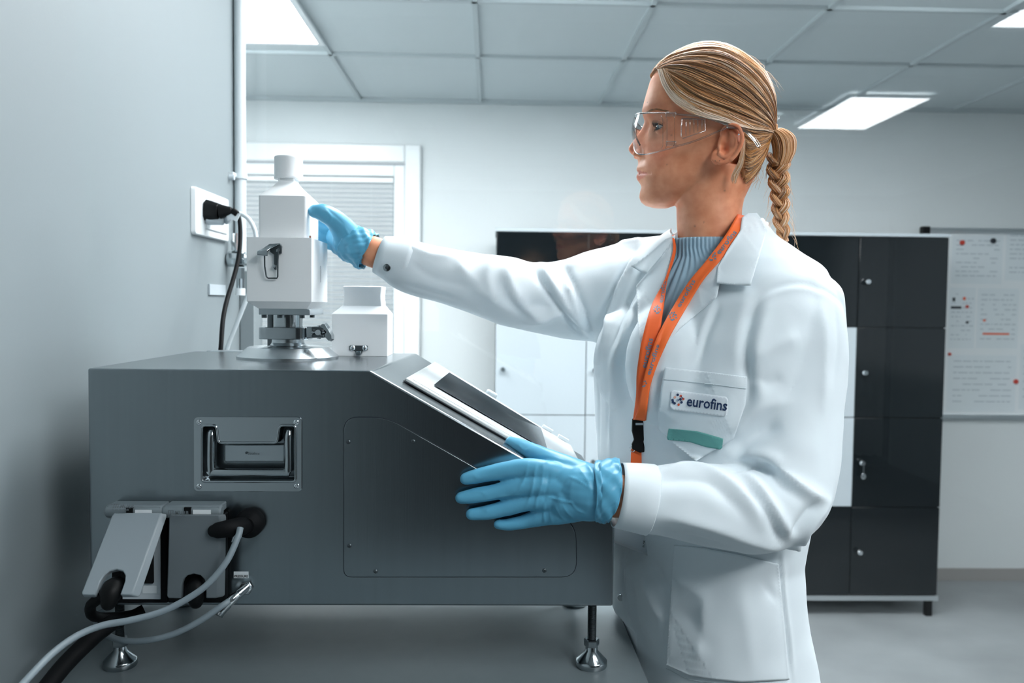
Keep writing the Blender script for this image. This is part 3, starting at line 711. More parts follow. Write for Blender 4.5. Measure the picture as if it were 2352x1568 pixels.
MB().cyl(cp_(733, 778), cp_(733, 747), .003, n=10).build('pivot_pin', M['chrome'], cl, smooth=True)

hs = thing('bottle_housing', 'white square housing with a steel toggle latch, clamped upright on the flange', 'housing', (XC, YC, zz(722)))
y1h = 1.190; y2h = y1h+.114
hx0 = P(566, 620, y1h).x; hx1 = P(716, 620, y1h).x; ht = P(640, 545, y1h).z; hb = P(640, 692, y1h).z
ch_ = .0012
def boxring(x0, x1, y0, y1, z, r): 
    return [Vector((x, y, z)) for x, y in round_poly([(x0, y0), (x1, y0), (x1, y1), (x0, y1)], r, 3)]
k = .014
MB().loft([boxring(hx0+k, hx1-k*.6, y1h+k*.6, y2h-k, hb-.0105, .001), boxring(hx0, hx1, y1h, y2h, hb, .0015), boxring(hx0, hx1, y1h, y2h, ht, .0015)]).build('shell', M['bottle'], hs, bevel=.0006)
fp0, fp1 = P(594, 715, 1.2).x, P(712, 715, 1.2).x
MB().box((fp0, 1.20, zz(722)), (fp1, 1.295, hb-.0103)).build('flange_plate', M['steel_top'], hs, bevel=.0008)
for x, y in ((607, 1.212), (643, 1.212), (694, 1.212), (717, 1.27)):
    c = P(x, 722, y); MB().cyl((c.x, y, zz(729)), (c.x, y, zz(721)), .0038, n=14).build('bolt', M['dsteel'], hs, smooth=True)
# toggle latch
def H(px, py, off=0): v = P(px, py, y1h); return Vector((v.x, y1h-off, v.z))
lt = MB().prism([(H(x, y).x, H(x, y).z) for x, y in [(626, 560), (645, 559), (649, 566), (648, 582), (640, 585), (636, 620), (631, 619), (631, 585), (622, 579), (621, 572)]], (0, y1h-.0005, 0), (1, 0, 0), (0, 0, 1), .004).build('latch_base', M['dsteel'], hs, bevel=.0008)
MB().loft([[H(599, 586, .020), H(623, 589, .020), H(623, 590, .018), H(599, 588, .018)], [H(600, 578, .020), H(623, 577, .021), H(622, 580, .016), H(600, 580, .016)], [H(609, 572, .014), H(627, 572, .014), H(627, 573, .010), H(609, 573, .010)], [H(622, 560, .006), H(645, 560, .006), H(645, 562, .003), H(622, 562, .003)]]).build('latch_lever', M['polish'], lt, bevel=.0006)
MB().tube([H(612, 588, .010), H(611, 612, .007), H(614, 635, .005), H(618, 639, .005), H(638, 639, .005), H(640, 635, .005), H(641, 600, .007), H(643, 572, .008)], .0011, 8).build('latch_loop', M['dsteel'], lt, smooth=True)
for x, y in ((640, 575), (633, 612)): MB().lathe(H(x, y, .004), [(.0028, 0), (.0028, -.0015), (.0018, -.0025)], 12, 'Y').build('rivet', M['polish'], lt)
# tiny vertical printing on the right side face
xs = hx1+.0003
mb = MB(); yy = P(736, 640, y1h+.06).y
v0 = ray(737, 610); pa = _O+v0*((xs-_O.x)/v0.x); v0 = ray(737, 648); pb = _O+v0*((xs-_O.x)/v0.x)
n_ = 20; rr_ = random.Random(5)
for i in range(n_):
    zc_ = pb.z+(pa.z-pb.z)*i/n_
    mb.box((xs-.0002, pa.y-.002+rr_.uniform(0, .001), zc_), (xs+.0001, pa.y+.002-rr_.uniform(0, .0015), zc_+(pa.z-pb.z)/n_*.55))
mb.build('fine_print', M['ink'], hs)
c = P(712.5, 546, y1h+.02); MB().cyl((c.x, y1h+.02, ht-.001), (c.x, y1h+.02, ht+.0045), .0014, n=10).build('locating_pin', M['brass'], hs)

bo = thing('plastic_bottle', 'white square plastic bottle with a ribbed screw cap, held by the gloved hand', 'bottle', (XC, YC, ht))
yb1 = 1.205; yb2 = yb1+.088
bx0_, bx1_ = P(593, 500, yb1).x, P(703, 500, yb1).x; bt = P(640, 449, yb1).z
r = .004
cxn = P(663, 400, (yb1+yb2)/2).x; cyn = (yb1+yb2)/2; zn0 = P(663, 421, cyn).z; zn1 = P(663, 400, cyn).z
rn = PX(27.5, cyn)
def cring(c, r, z, n): return None
R1 = boxring(bx0_, bx1_, yb1, yb2, ht-.02, r); nR = len(R1)
top = boxring(bx0_, bx1_, yb1, yb2, bt, r)
mid = Vector((cxn, cyn, 0)); circ = []
for v in top:
    d_ = Vector((v.x-(bx0_+bx1_)/2, v.y-cyn)).normalized(); circ.append((d_.x, d_.y))
def cr(rad, z): return [Vector((cxn+a*rad, cyn+b*rad, z)) for a, b in circ]
sh = [v.lerp(w, .80) for v, w in zip(top, cr(rn*1.12, zn0-.002))]
body_ = MB().loft([R1, top, sh, cr(rn*1.02, zn0+.001), cr(rn, zn0+.004), cr(rn, zn1+.004)]).build('bottle_body', M['bottle'], bo, bevel=.0012)
zc0 = P(663, 412, cyn).z; zc1 = P(663, 361, cyn).z; rc = PX(32, cyn)
pr = []
n = 72; rings = []
for z, rad, rib in [(zc0, rc*.985, 0), (zc0+.001, rc, 0), (zc0+.0035, rc, 0), (zc0+.0045, rc*.985, 1), (zc1-.003, rc*.985, 1), (zc1-.001, rc*.975, 0), (zc1, rc*.94, 0)]:
    rings.append([Vector((cxn+math.cos(2*math.pi*i/n)*rad*(1-.012*(i % 2)*rib), cyn+math.sin(2*math.pi*i/n)*rad*(1-.012*(i % 2)*rib), z)) for i in range(n)])
MB().loft(rings).build('cap', M['bottle'], bo, smooth=True)
c = P(591, 493, yb1+.03); MB().ell((bx0_-.001, yb1+.03, c.z), (.005, .006, .009)).build('side_knob', M['steel_top'], bo, smooth=True)

# second container behind
y1 = 1.308; y2 = 1.378
cnt = thing('white_container', 'low white square container with tapered shoulders at the back of the machine top', 'container', (P(830, 800, 1.34).x, 1.34, ZM))
ax0, ax1 = P(762, 780, y1).x, P(890, 780, y1).x; zs0 = P(830, 721, y1).z; zs1 = P(830, 702, y1+.01).z; zt2 = P(830, 658, y1+.01).z
nx0, nx1 = P(787, 690, y1+.012).x, P(877, 690, y1+.012).x
MB().loft([boxring(ax0, ax1, y1, y2, ZM, .001), boxring(ax0, ax1, y1, y2, zs0, .001), boxring(nx0, nx1, y1+.012, y2-.004, zs1, .001)]).build('lower_body', M['bottle'], cnt, bevel=.0006)
rr = []
for k in range(9):
    t = k/8; w = .0006*math.cos(t*2*math.pi*1.0); rr.append(boxring(nx0-w+.001, nx1+w-.001, y1+.012, y2-.004, zs1+(zt2-zs1)*t, .002))
rr.append(boxring(nx0+.003, nx1-.003, y1+.014, y2-.006, zt2+.001, .002))
MB().loft(rr).build('upper_body', M['bottle'], cnt, smooth=True)
def K(px, py, off=0): v = P(px, py, y1); return Vector((v.x, y1-off, v.z))
lb = MB().prism(round_poly([(K(x, y).x, K(x, y).z) for x, y in [(803, 793), (845, 793), (845, 804), (833, 806), (831, 814), (818, 814), (816, 806), (803, 804)]], .0015), (0, y1-.0001, 0), (1, 0, 0), (0, 0, 1), .0022).build('catch_plate', M['dsteel'], cnt, bevel=.0005)
for x in (811, 838): MB().lathe(K(x, 799, .002), [(.0046, 0), (.0042, -.0015), (.002, -.0028)], 16, 'Y').build('rivet', M['chrome'], lb, smooth=True)
MB().box(K(819, 815, .007), K(831, 806, .002)).build('hook', M['polish'], lb, bevel=.001)
# ---------------- the woman ----------------
skin = mat('skin', (.62, .27, .155), .48, sss=.12, bump=((900,)*3, .08, .0004))
nt = skin.node_tree; at = nt.nodes.new('ShaderNodeAttribute'); at.attribute_name = 'tint'
mx = nt.nodes.new('ShaderNodeMix'); mx.data_type = 'RGBA'; mx.blend_type = 'MULTIPLY'; mx.inputs[0].default_value = 1
n_ = nt.nodes.new('ShaderNodeTexNoise'); n_.inputs['Scale'].default_value = 45; n_.inputs['Detail'].default_value = 5
tc_ = nt.nodes.new('ShaderNodeTexCoord'); nt.links.new(tc_.outputs['Object'], n_.inputs['Vector'])
rp = nt.nodes.new('ShaderNodeValToRGB'); rp.color_ramp.elements[0].position = .3; rp.color_ramp.elements[1].position = .7
rp.color_ramp.elements[0].color = (.72, .265, .130, 1); rp.color_ramp.elements[1].color = (.90, .41, .235, 1)
nt.links.new(n_.outputs[0], rp.inputs[0]); nt.links.new(rp.outputs[0], mx.inputs[6]); nt.links.new(at.outputs['Color'], mx.inputs[7])
nt.links.new(mx.outputs[2], nt.nodes['Principled BSDF'].inputs['Base Color'])
M['skin'] = skin
M['coat'] = mat('coat_cloth', (.77, .85, .895), .75, bump=((1500,)*3, .15, .0002), sheen=.15)
M['stitch'] = mat('coat_stitch', (.55, .63, .67), .8)
M['knit'] = mat('knit_blue', (.36, .53, .65), .85, sheen=.2)
M['glove'] = mat('glove_blue', (.12, .43, .64), .38, spec=.45, bump=((240,)*3, .10, .0008))
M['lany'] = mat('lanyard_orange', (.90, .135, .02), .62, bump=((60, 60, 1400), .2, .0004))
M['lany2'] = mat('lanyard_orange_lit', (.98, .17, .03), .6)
M['lprint'] = mat('lanyard_print', (.16, .22, .30), .6)
M['teal'] = mat('teal_patch', (.12, .37, .34), .6)
M['eye'] = mat('eye_white', (.62, .60, .58), .15)
M['iris'] = mat('eye_iris', (.06, .12, .16), .1, coat=1)
M['pupil'] = mat('eye_pupil', (.005, .005, .006), .08)
HAIR = [mat('hair_'+n, c, .42, spec=.45) for n, c in (('straw', (.82, .50, .27)), ('honey', (.62, .30, .125)), ('pale', (1.0, .80, .64)), ('brown', (.30, .17, .10)), ('amber', (.62, .28, .085)))]
M['lash'] = mat('lash', (.012, .008, .006), .5)
M['clear'] = clear_pane('goggle_clear', (.985, .99, .992, 1), 1.3, .03, 1.5)
M['rimc'] = clear_pane('goggle_rim', (.93, .955, .965, 1), 3.4, .06, 1.45)
YH = 1.19
wm = thing('person', 'blonde woman in a white lab coat, safety goggles and blue gloves steadying the bottle', 'person', (.31, 1.19, 0))

# the head is modelled square to its own middle plane and then turned about the neck with HT
HPIV = P(1625, 300, YH)
_hm = Vector((ray(1600, 300).x, ray(1600, 300).y, 0)).normalized()
def PH(px, py, off): v = P(px, py, YH); v.y = YH-off; v.z = CAM_H+(v.z-CAM_H)*(1-off/1.22); return v
def HT(p):
    m0 = Vector((p[0], YH, p[2])); d = m0-_O; s = (HPIV-_O).dot(_hm)/d.dot(_hm)
    return _O+d*s+_hm*(p[1]-YH)
def projH(V):
    q = V.copy(); q[:, 2] = CAM_H+(q[:, 2]-CAM_H)/(1-np.abs(q[:, 1]-YH)/1.22); q[:, 1] = YH; return proj_np(q)
def hitH(bvh, px, py, off=0):
    v = PH(px, py, .4); loc, nn, i, dist = bvh.ray_cast(v, (PH(px, py, 0)-v).normalized())
    if loc is None: return None
    if nn.y > 0: nn = -nn
    return loc+nn*off, nn
def poly_in(pts, poly):
    x, y = pts[:, 0], pts[:, 1]; inside = np.zeros(len(pts), bool); n = len(poly)
    for i in range(n):
        x0, y0 = poly[i]; x1, y1 = poly[(i+1) % n]
        c = ((y0 > y) != (y1 > y)) & (x < (x1-x0)*(y-y0)/(y1-y0+1e-12)+x0)
        inside ^= c
    return inside
def tube_px(mb, st, n=28, rounded=False, flat=1.0):
    # stations (px, py, depth, radius in px)
    pts = [P(a, b, d) for a, b, d, r in st]; rad = [PX(r, d) for a, b, d, r in st]
    sp = spline([tuple(p)+(r,) for p, r in zip(pts, rad)], 5)
    return mb.tube([p[:3] for p in sp], [max(p[3], .001) for p in sp], n, rounded=rounded, flat=flat)
def vnormals(V, F):
    me = bpy.data.meshes.new('t'); me.from_pydata(V.tolist(), [], F); me.update()
    n = np.empty(len(V)*3); me.vertices.foreach_get('normal', n); bpy.data.meshes.remove(me); return n.reshape(-1, 3)
def segdist(V, pl):
    best = np.full(len(V), 1e9); tt = np.zeros(len(V)); L = 0
    lens = [np.linalg.norm(pl[i+1]-pl[i]) for i in range(len(pl)-1)]; tot = sum(lens) or 1
    for i in range(len(pl)-1):
        a, b = pl[i], pl[i+1]; ab = b-a; t = np.clip(((V-a)@ab)/max(ab@ab, 1e-12), 0, 1)
        d = np.linalg.norm(V-(a+t[:, None]*ab), axis=1); m = d < best
        best[m] = d[m]; tt[m] = (L+t[m]*lens[i])/tot; L += lens[i]
    return best, tt
def brush(V, N, c, r, amt, d=None):
    w = np.exp(-(np.linalg.norm(V-np.array(c), axis=1)/r)**2)
    V += (N if d is None else np.array(d))*(w*amt)[:, None]
def tri_bvh(V, F): return BVHTree.FromPolygons([Vector(v) for v in V], F)
def hit(bvh, px, py, off=0):
    v = ray(px, py); loc, nn, i, dist = bvh.ray_cast(_O, v)
    if loc is None: return None
    if nn.dot(v) > 0: nn = -nn
    return loc+nn*off, nn
def folds(V, F, items):
    bvh = tri_bvh(V, F); N = vnormals(V, F); D = np.zeros(len(V))
    for it in items:
        pts, amp, w = it[:3]; off = it[3] if len(it) > 3 else 0
        pl = []
        sp = spline([q[:2] for q in pts], 4)
        for q in sp:
            h = hit(bvh, q[0], q[1])
            if h: pl.append(np.array(h[0]))
        if len(pl) < 2: continue
        box = np.min(pl, 0)-w*3, np.max(pl, 0)+w*3
        m = np.all((V > box[0]) & (V < box[1]), axis=1); idx = np.where(m)[0]
        if not len(idx): continue
        d, t = segdist(V[idx], pl)
        taper = np.clip(np.minimum(t, 1-t)*4+.15, 0, 1)
        D[idx] += amp*np.exp(-(d/w)**1.45)*taper
    V += N*D[:, None]; return V
def mesh_obj(name, V, F, m, parent, smooth=True):
    me = meshdata(name, V, F, m, smooth); return link(name, me, parent)

# ---- head ----
prof = [(1632,112),(1560,128),(1525,150),(1505,172),(1493,193),(1485,220),(1478,243),(1474,258),(1477,270),(1480.5,281),(1475,295),(1461,316),(1450,331),(1443,341),(1443.5,349),(1450,356.5),(1461,363),(1465.5,372),(1465,382),(1461.5,390),(1463,396),(1468,399),(1463,403),(1461,409),(1464,416),(1471,425),(1473.5,432),(1470,443),(1468,455),(1472,466),(1482,474),(1497,477.5)]
# base profile: the face without nose and lips
base = [(1632,112),(1560,128),(1525,150),(1505,172),(1493,193),(1485,220),(1479,243),(1477,258),(1480,270),(1483,281),(1484,295),(1483,316),(1481,335),(1479,350),(1477,363),(1476,375),(1475,387),(1474,400),(1474,412),(1475,425),(1476,436),(1475,447),(1474,457),(1477,466),(1485,473),(1499,477)]
back = [(112,1632),(118,1675),(130,1700),(150,1726),(179,1752),(219,1766),(259,1766),(292,1760),(325,1748),(360,1722),(385,1700),(410,1668),(430,1640),(445,1612),(458,1585),(468,1560),(477.5,1535)]
wid = [(112,.004),(116,.024),(122,.036),(135,.050),(155,.062),(185,.0705),(220,.075),(260,.0755),(300,.0715),(330,.068),(360,.0635),(390,.0585),(415,.0535),(435,.047),(450,.040),(462,.032),(472,.022),(478,.012)]
def interp(tab, y, k=0):
    xs = [t[k] for t in tab]; ys = [t[1-k] for t in tab]; return float(np.interp(y, xs, ys))
py_list = list(np.linspace(112.2, 125, 8))+list(np.linspace(128, 470, 118))+list(np.linspace(471, 478, 6))
rings = []; NR = 200
for py in py_list:
    xf = P(interp(prof, py, 1), py, YH).x; xb0 = P(interp(base, py, 1), py, YH).x; xk = P(interp(back, py), py, YH).x
    z = P(1600, py, YH).z; w = interp(wid, py)
    xc = (xb0*.45+xk*.55) if py < 330 else xb0*.42+xk*.58
    ff = xc-xb0; fb_ = xk-xc
    pn = xb0-xf      # extra protrusion of nose, lips
    if py < 368: wn = np.interp(py, [260, 295, 330, 345, 368], [.010, .0085, .0095, .0115, .012])
    else: wn = np.interp(py, [368, 390, 412, 425, 440, 470], [.012, .019, .017, .018, .017, .018])
    ring = []
    for k in range(NR):
        a = 2*math.pi*k/NR; a = a-.25*math.sin(a)*0
        c, s = math.cos(a), math.sin(a)      # a=0 front
        e = .92 if c > 0 else 1.0
        if c > 0: x = xc-ff*abs(c)**.88
        else: x = xc+fb_*abs(c)**.95
        y = w*np.sign(s)*abs(s)**(.86 if c > 0 else .95)
        if c > 0: x -= pn*math.exp(-(y/wn)**2)*(c**.3)
        ring.append(Vector((x, YH+y, z)))
    rings.append(ring)
mb = MB().loft(rings)
# nostril wings, eyelid domes, jaw and neck
for s in (-1, 1):
    c = P(1466, 357, YH); mb.ell((c.x, YH+s*.0115, c.z), (.0075, .0050, .0062))
    c = PH(1529, 294, .0360); mb.ell((c.x, YH+s*.0360, c.z), (.0135, .0135, .0130), nu=36, nv=24)
def nk(px0, px1, py, dd=YH):      # neck ring
    c = P((px0+px1)/2, py, dd); return c, PX((px1-px0)/2, dd)
rr = []
for px0, px1, py, wy in [(1552,1742,388,.052),(1551,1732,410,.051),(1550,1722,430,.050),(1551,1710,455,.049),(1553,1705,480,.049),(1554,1704,520,.049),(1558,1700,560,.049),(1566,1696,600,.047)]:
    c, r = nk(px0, px1, py); rr.append([Vector((c.x-r*math.cos(2*math.pi*k/64), YH+wy*math.sin(2*math.pi*k/64), c.z)) for k in range(64)])
mb.loft(rr)
V, F = fuse(mb, .0016, 2)
# blend the jaw corner softly
N = vnormals(V, F)
pr_ = proj_np(V)
for s in (-1, 1):
    y = YH+s*.02
    def C(px, py, off): v = PH(px, py, off); return (v.x, YH+s*off, v.z)
    brush(V, N, C(1517, 295, .045), .017, -.0085)       # socket around the eye
    brush(V, N, C(1487, 290, .018), .009, -.0050)
    brush(V, N, C(1495, 262, .030), .010, .0012)        # brow bone
    brush(V, N, C(1520, 335, .045), .020, .0020)        # cheek
    brush(V, N, C(1580, 250, .068), .028, -.0030)       # temple
    brush(V, N, C(1590, 375, .058), .024, -.0022)       # hollow under cheekbone
    brush(V, N, C(1500, 397, .030), .0045, -.0009)      # mouth corner
    brush(V, N, C(1483, 366, .020), .006, -.0013)       # naso-labial
    brush(V, N, C(1463, 361, .0105), .0034, .0050, (.25, -s*.55, .80))
# eye opening: push the lid surface back behind the eyeball inside an almond
EYE = []
for s in (-1, 1):
    c = PH(1529, 294, .0360); c = np.array((c.x, YH+s*.0360, c.z)); EYE.append(c)
    d = V-c; R = np.linalg.norm(d, axis=1)
    mi = (R < .0137) & (s*d[:, 1] > -.004)
    V[mi] = c+d[mi]/np.maximum(R[mi], 1e-6)[:, None]*.0137; d = V-c; R = np.linalg.norm(d, axis=1)
    az = np.degrees(np.arctan2(s*d[:, 1], -d[:, 0])); el = np.degrees(np.arcsin(np.clip(d[:, 2]/np.maximum(R, 1e-6), -1, 1)))
    # almond: azimuth from -35 (nose) to 62 (outer corner)
    t = (az+22)/106.0; up_ = 17*np.sin(np.pi*np.clip(t, 0, 1))**.8; lo_ = -15*np.sin(np.pi*np.clip(t, 0, 1))**.8
    m = (R < .0175) & (t > 0) & (t < 1) & (el < up_) & (el > lo_)
    V[m] = c+d[m]/R[m][:, None]*.0108
    # lid crease above
    N = vnormals(V, F)
    m2 = (R < .019) & (t > -.05) & (t < 1.1)
    k = np.exp(-((el-up_-13)/5.0)**2)*m2
    V -= N*(k*.0011)[:, None]
# mouth seam
N = vnormals(V, F); pr_ = proj_np(V)
bv = tri_bvh(V, F)
for s in (-1, 1):
    pl = []
    for px, py in [(1462, 398.6), (1470, 398.2), (1480, 398), (1490, 397.6), (1497, 397.8)]:
        h = hitH(bv, px, py)
        if h: pl.append(np.array((h[0].x, YH+s*abs(YH-h[0].y), h[0].z)))
    d, t = segdist(V, pl); V -= N*(np.exp(-(d/.0017)**2)*.0016)[:, None]
head_V, head_F = V, F
tint = np.ones((len(V), 4)); pr_ = proj_np(V)
near = np.abs(V[:, 1]-YH)
# mirror far side onto near side for picture-based marks
Vm = V.copy(); Vm[:, 1] = YH-np.abs(V[:, 1]-YH); pm = projH(Vm)
def paint(poly, col, soft=0):
    m = poly_in(pm, poly); tint[m, :3] *= np.array(col)
lipu = [(1450,392),(1461,389),(1467,390),(1476,393.5),(1488,396),(1496,397.6),(1480,398.4),(1466,399),(1450,399)]
lipl = [(1455,399),(1466,399),(1482,398.6),(1496,398.4),(1486,404),(1476,411),(1468,415),(1456,417)]
paint(lipu, (.82, .56, .62)); paint(lipl, (.96, .70, .74))
k = np.exp(-((pm[:, 0]-1515)**2+(pm[:, 1]-350)**2)/30**2); tint[:, 1] *= 1-.10*k; tint[:, 2] *= 1-.08*k
k = np.exp(-((pm[:, 0]-1450)**2+(pm[:, 1]-345)**2)/14**2); tint[:, 1] *= 1-.14*k; tint[:, 2] *= 1-.12*k
for fx, fy, fr_ in [(1545,310,1.3),(1535,378,1),(1662,438,1.5),(1596,519,1.6),(1616,510,1.2),(1556,260,1),(1703,495,1.4),(1490,235,1)]:
    k = np.exp(-((pm[:, 0]-fx)**2+(pm[:, 1]-fy)**2)/(fr_*1.3)**2); tint[:, :3] *= 1-.5*k[:, None]
# ---- ear ----
def ear(side):
    mb = MB(); yd = YH-.066
    def E(px, py, out): v = PH(px, py, .064+out); return Vector((v.x, YH+side*(.064+out), v.z))
    mb.tube(spline([E(1656,318,.004), E(1655,305,.009), E(1663,292,.012), E(1676,287,.0155), E(1690,293,.018), E(1697,308,.0185), E(1697,324,.0175), E(1692,340,.015), E(1684,355,.0125), E(1675,366,.0105)], 5), [.0030]*46, 10, rounded=True)
    mb.ell(E(1654, 366, .0068), (.0120, .0034, .0066)); mb.ell(E(1642, 364, .0055), (.0062, .0032, .0084)); mb.tube([E(1676,362,.0095), E(1664,371,.0085), E(1650,374,.0070)], [.0032, .0034, .0032], 10, rounded=True); mb.tube([E(1636,366,.0050), E(1637,352,.0040), E(1645,345,.0040)], [.0034, .003, .003], 10, rounded=True)
    mb.ell(E(1672, 331, .0060), (.017, .0060, .0235), rot=Matrix.Rotation(.22, 3, 'Y'))      # back of the bowl
    mb.ell(E(1682, 318, .0080), (.009, .0060, .018), rot=Matrix.Rotation(.25, 3, 'Y'))
    mb.tube(spline([E(1676,303,.0115), E(1686,318,.0130), E(1684,338,.0125), E(1672,352,.0110), E(1659,360,.0100), E(1650,352,.009)], 4), [.0031]*21, 10, rounded=True)   # antihelix
    mb.ell(E(1652, 340, .0065), (.0042, .0045, .0062))      # tragus
    V, F = fuse(mb, .0009, 6); N = vnormals(V, F)
    o = (0, -side, 0)
    def B(px, py, r, a): brush(V, N, E(px, py, .0085), r, a, o)
    B(1663, 334, .0058, .0085); B(1661, 344, .0048, .0060); B(1667, 318, .0042, .0048); B(1668, 306, .0034, .0030)
    B(1690, 318, .0028, .0022)
    return V, F
# ---- arms and trunk of skin under the clothes ----
mb = MB()
tube_px(mb, [(1640,590,1.20,55),(1642,660,1.20,120),(1645,760,1.205,140),(1640,900,1.21,140),(1635,1080,1.21,130),(1640,1300,1.21,150),(1650,1500,1.21,150)], flat=.75)
tube_px(mb, [(1520,660,1.27,40),(1480,670,1.30,48),(1300,690,1.31,48),(1150,665,1.29,44),(1000,625,1.27,40),(900,594,1.262,37),(862,580,1.26,36),(838,572,1.26,36)])
tube_px(mb, [(1830,690,1.10,50),(1830,900,1.09,46),(1812,1110,1.055,44),(1720,1165,1.025,44),(1560,1152,1.003,46),(1440,1140,.995,50),(1400,1138,.995,50),(1375,1134,.995,50)])
bV, bF = fuse(mb, .005, 3)
allV = [np.array([tuple(HT(p)) for p in head_V])]; allF = [head_F]; allT = [tint]
for Vx, Fx in (ear(-1), ear(1), (bV, bF)):
    if Vx is not bV: Vx = np.array([tuple(HT(p)) for p in Vx])
    allV.append(Vx); allF.append(Fx); allT.append(np.ones((len(Vx), 4)))
allT[1][:, 1] *= .90; allT[1][:, 2] *= .88; allT[2][:, 1] *= .9
# legs (below the picture) join the trunk
mb = MB()
for dx, dy in ((-.03, .07), (.03, -.07)):
    mb.tube([(.34+dx, 1.2+dy, .88), (.34+dx, 1.2+dy, .5), (.34+dx, 1.2+dy, .11)], [.068, .050, .036], 20, rounded=True)
lV, lF = np.array([tuple(v) for v in mb.V]), mb.F
allV.append(lV); allF.append(lF); allT.append(np.ones((len(lV), 4)))
Vv = np.concatenate(allV); Ff = []; n0 = 0
for a, b in zip(allV, allF): Ff += [tuple(i+n0 for i in f) for f in b]; n0 += len(a)
bo_ = mesh_obj('body', Vv, Ff, M['skin'], wm)
ca = bo_.data.color_attributes.new('tint', 'FLOAT_COLOR', 'POINT'); ca.data.foreach_set('color', np.concatenate(allT).ravel())
headbvh = tri_bvh(head_V, head_F)
# eyes
for s, c in zip((-1, 1), EYE):
    c = Vector(c); gaze = Vector((-1, -.42, -.16)).normalized()
    e = MB().ell(c, .0122, nu=40, nv=28).build('eye', M['eye'], wm, smooth=True)
    rot = Vector((0, 0, 1)).rotation_difference(gaze).to_matrix()
    for nm, r, h, mm in (('iris', .0060, .0109, 'iris'), ('pupil', .0027, .01225, 'pupil')):
        mb = MB(); rings = []
        for k in range(5):
            t = k/4; ra = r*(1-t)+.0001; hh = math.sqrt(max(.0124**2-ra**2, 0))+.0003+(.0008*t if nm == 'iris' else .0013)
            rings.append([c+rot@Vector((ra*math.cos(2*math.pi*i/28), ra*math.sin(2*math.pi*i/28), hh)) for i in range(28)])
        mb.loft(rings, cap=False); mb.F.append(tuple(range(4*28, 5*28))); mb.build(nm, M[mm], e, smooth=True)
    # lashes
    mb = MB()
    for k in range(34):
        t = k/33; az = math.radians(-20+103*t)
        for el, sg, LL in ((17*math.sin(math.pi*t)**.8+1.5, 1, .0058), (-15*math.sin(math.pi*t)**.8-1, -1, .0026)):
            if sg < 0 and k % 2: continue
            e_ = math.radians(el); d0 = Vector((-math.cos(az)*math.cos(e_), s*math.sin(az)*math.cos(e_), math.sin(e_)))
            a = c+d0*.0131; L_ = LL*(.6+.5*math.sin(math.pi*min(t*1.0, 1)))
            b = a+d0*L_*.6+Vector((0, 0, -.0006*sg)); q = a+d0*L_+Vector((0, 0, .0026*sg))
            mb.tube([a, b, q], [.00020, .00017, .00006], 5)
    # lash line
    for el0, sg in ((17, 1), (-15, -1)):
        pts = []
        for k in range(17):
            t = k/16; az = math.radians(-21+104*t); e_ = math.radians(el0*math.sin(math.pi*t)**.8)
            pts.append(c+Vector((-math.cos(az)*math.cos(e_), s*math.sin(az)*math.cos(e_), math.sin(e_)))*.0127)
        mb.tube(pts, .00042 if sg > 0 else .0002, 6)
    mb.build('eyelashes', M['lash'], wm, smooth=True)
# ---- hair ----
HO = [(112,1632),(115,1600),(121,1575),(130,1556),(145,1532),(160,1514),(180,1500),(200,1492)]
hf = [(111,1630),(114,1600),(120,1576),(128,1557),(143,1532),(158,1514),(180,1498),(220,1490),(300,1500),(430,1560)]
hb_ = [(110,1634),(113,1655),(123,1688),(135,1710),(150,1732),(179,1761),(219,1776),(259,1778),(292,1775),(325,1763),(350,1756),(378,1748),(408,1731),(432,1712)]
hw = [(110,.004),(114,.026),(120,.040),(133,.054),(155,.068),(185,.0765),(220,.0805),(260,.081),(300,.0775),(330,.0735),(360,.068),(390,.062),(430,.054)]
rings = []
for py in list(np.linspace(110.2, 125, 8))+list(np.linspace(128, 432, 62)):
    xf = P(interp(hf, py), py, YH).x; xk = P(interp(hb_, py), py, YH).x; z = P(1640, py, YH).z; w = interp(hw, py)
    xc = xf*.42+xk*.58
    ring = []
    for k in range(120):
        a = 2*math.pi*k/120; c, s = math.cos(a), math.sin(a)
        x = xc-(xc-xf)*abs(c)**.95 if c > 0 else xc+(xk-xc)*abs(c)
        ring.append(Vector((x, YH+w*s, z)))
    rings.append(ring)
mb = MB().loft(rings, cap=True)
hV = np.array([tuple(v) for v in mb.V]); hF = mb.F
hairbvh = tri_bvh(hV, hF)
hm = hV.copy(); hm[:, 1] = YH-np.abs(hm[:, 1]-YH)
hp = projH(hm)
HP = [(1500,178),(1508,160),(1530,140),(1570,100),(1640,90),(1720,110),(1790,180),(1800,300),(1780,380),(1740,440),(1708,436),(1706,410),(1706,380),(1703,345),(1706,318),(1700,295),(1684,284),(1660,284),(1632,276),(1605,266),(1572,249),(1549,229),(1533,203),(1519,180),(1508,178)]
keep = [f for f in hF if poly_in(np.array([hp[list(f)].mean(0)]), HP)[0]]
mb = MB(); mb.V = [Vector(v) for v in hV]; mb.F = keep
hair = mb.build('hair', HAIR[1], wm, smooth=True)
bm = bmesh.new(); bm.from_mesh(hair.data); bmesh.ops.delete(bm, geom=[v for v in bm.verts if not v.link_faces], context='VERTS'); bm.to_mesh(hair.data); bm.free()
s_ = hair.modifiers.new('solid', 'SOLIDIFY'); s_.thickness = .007; s_.offset = -1
hr = random.Random(11)
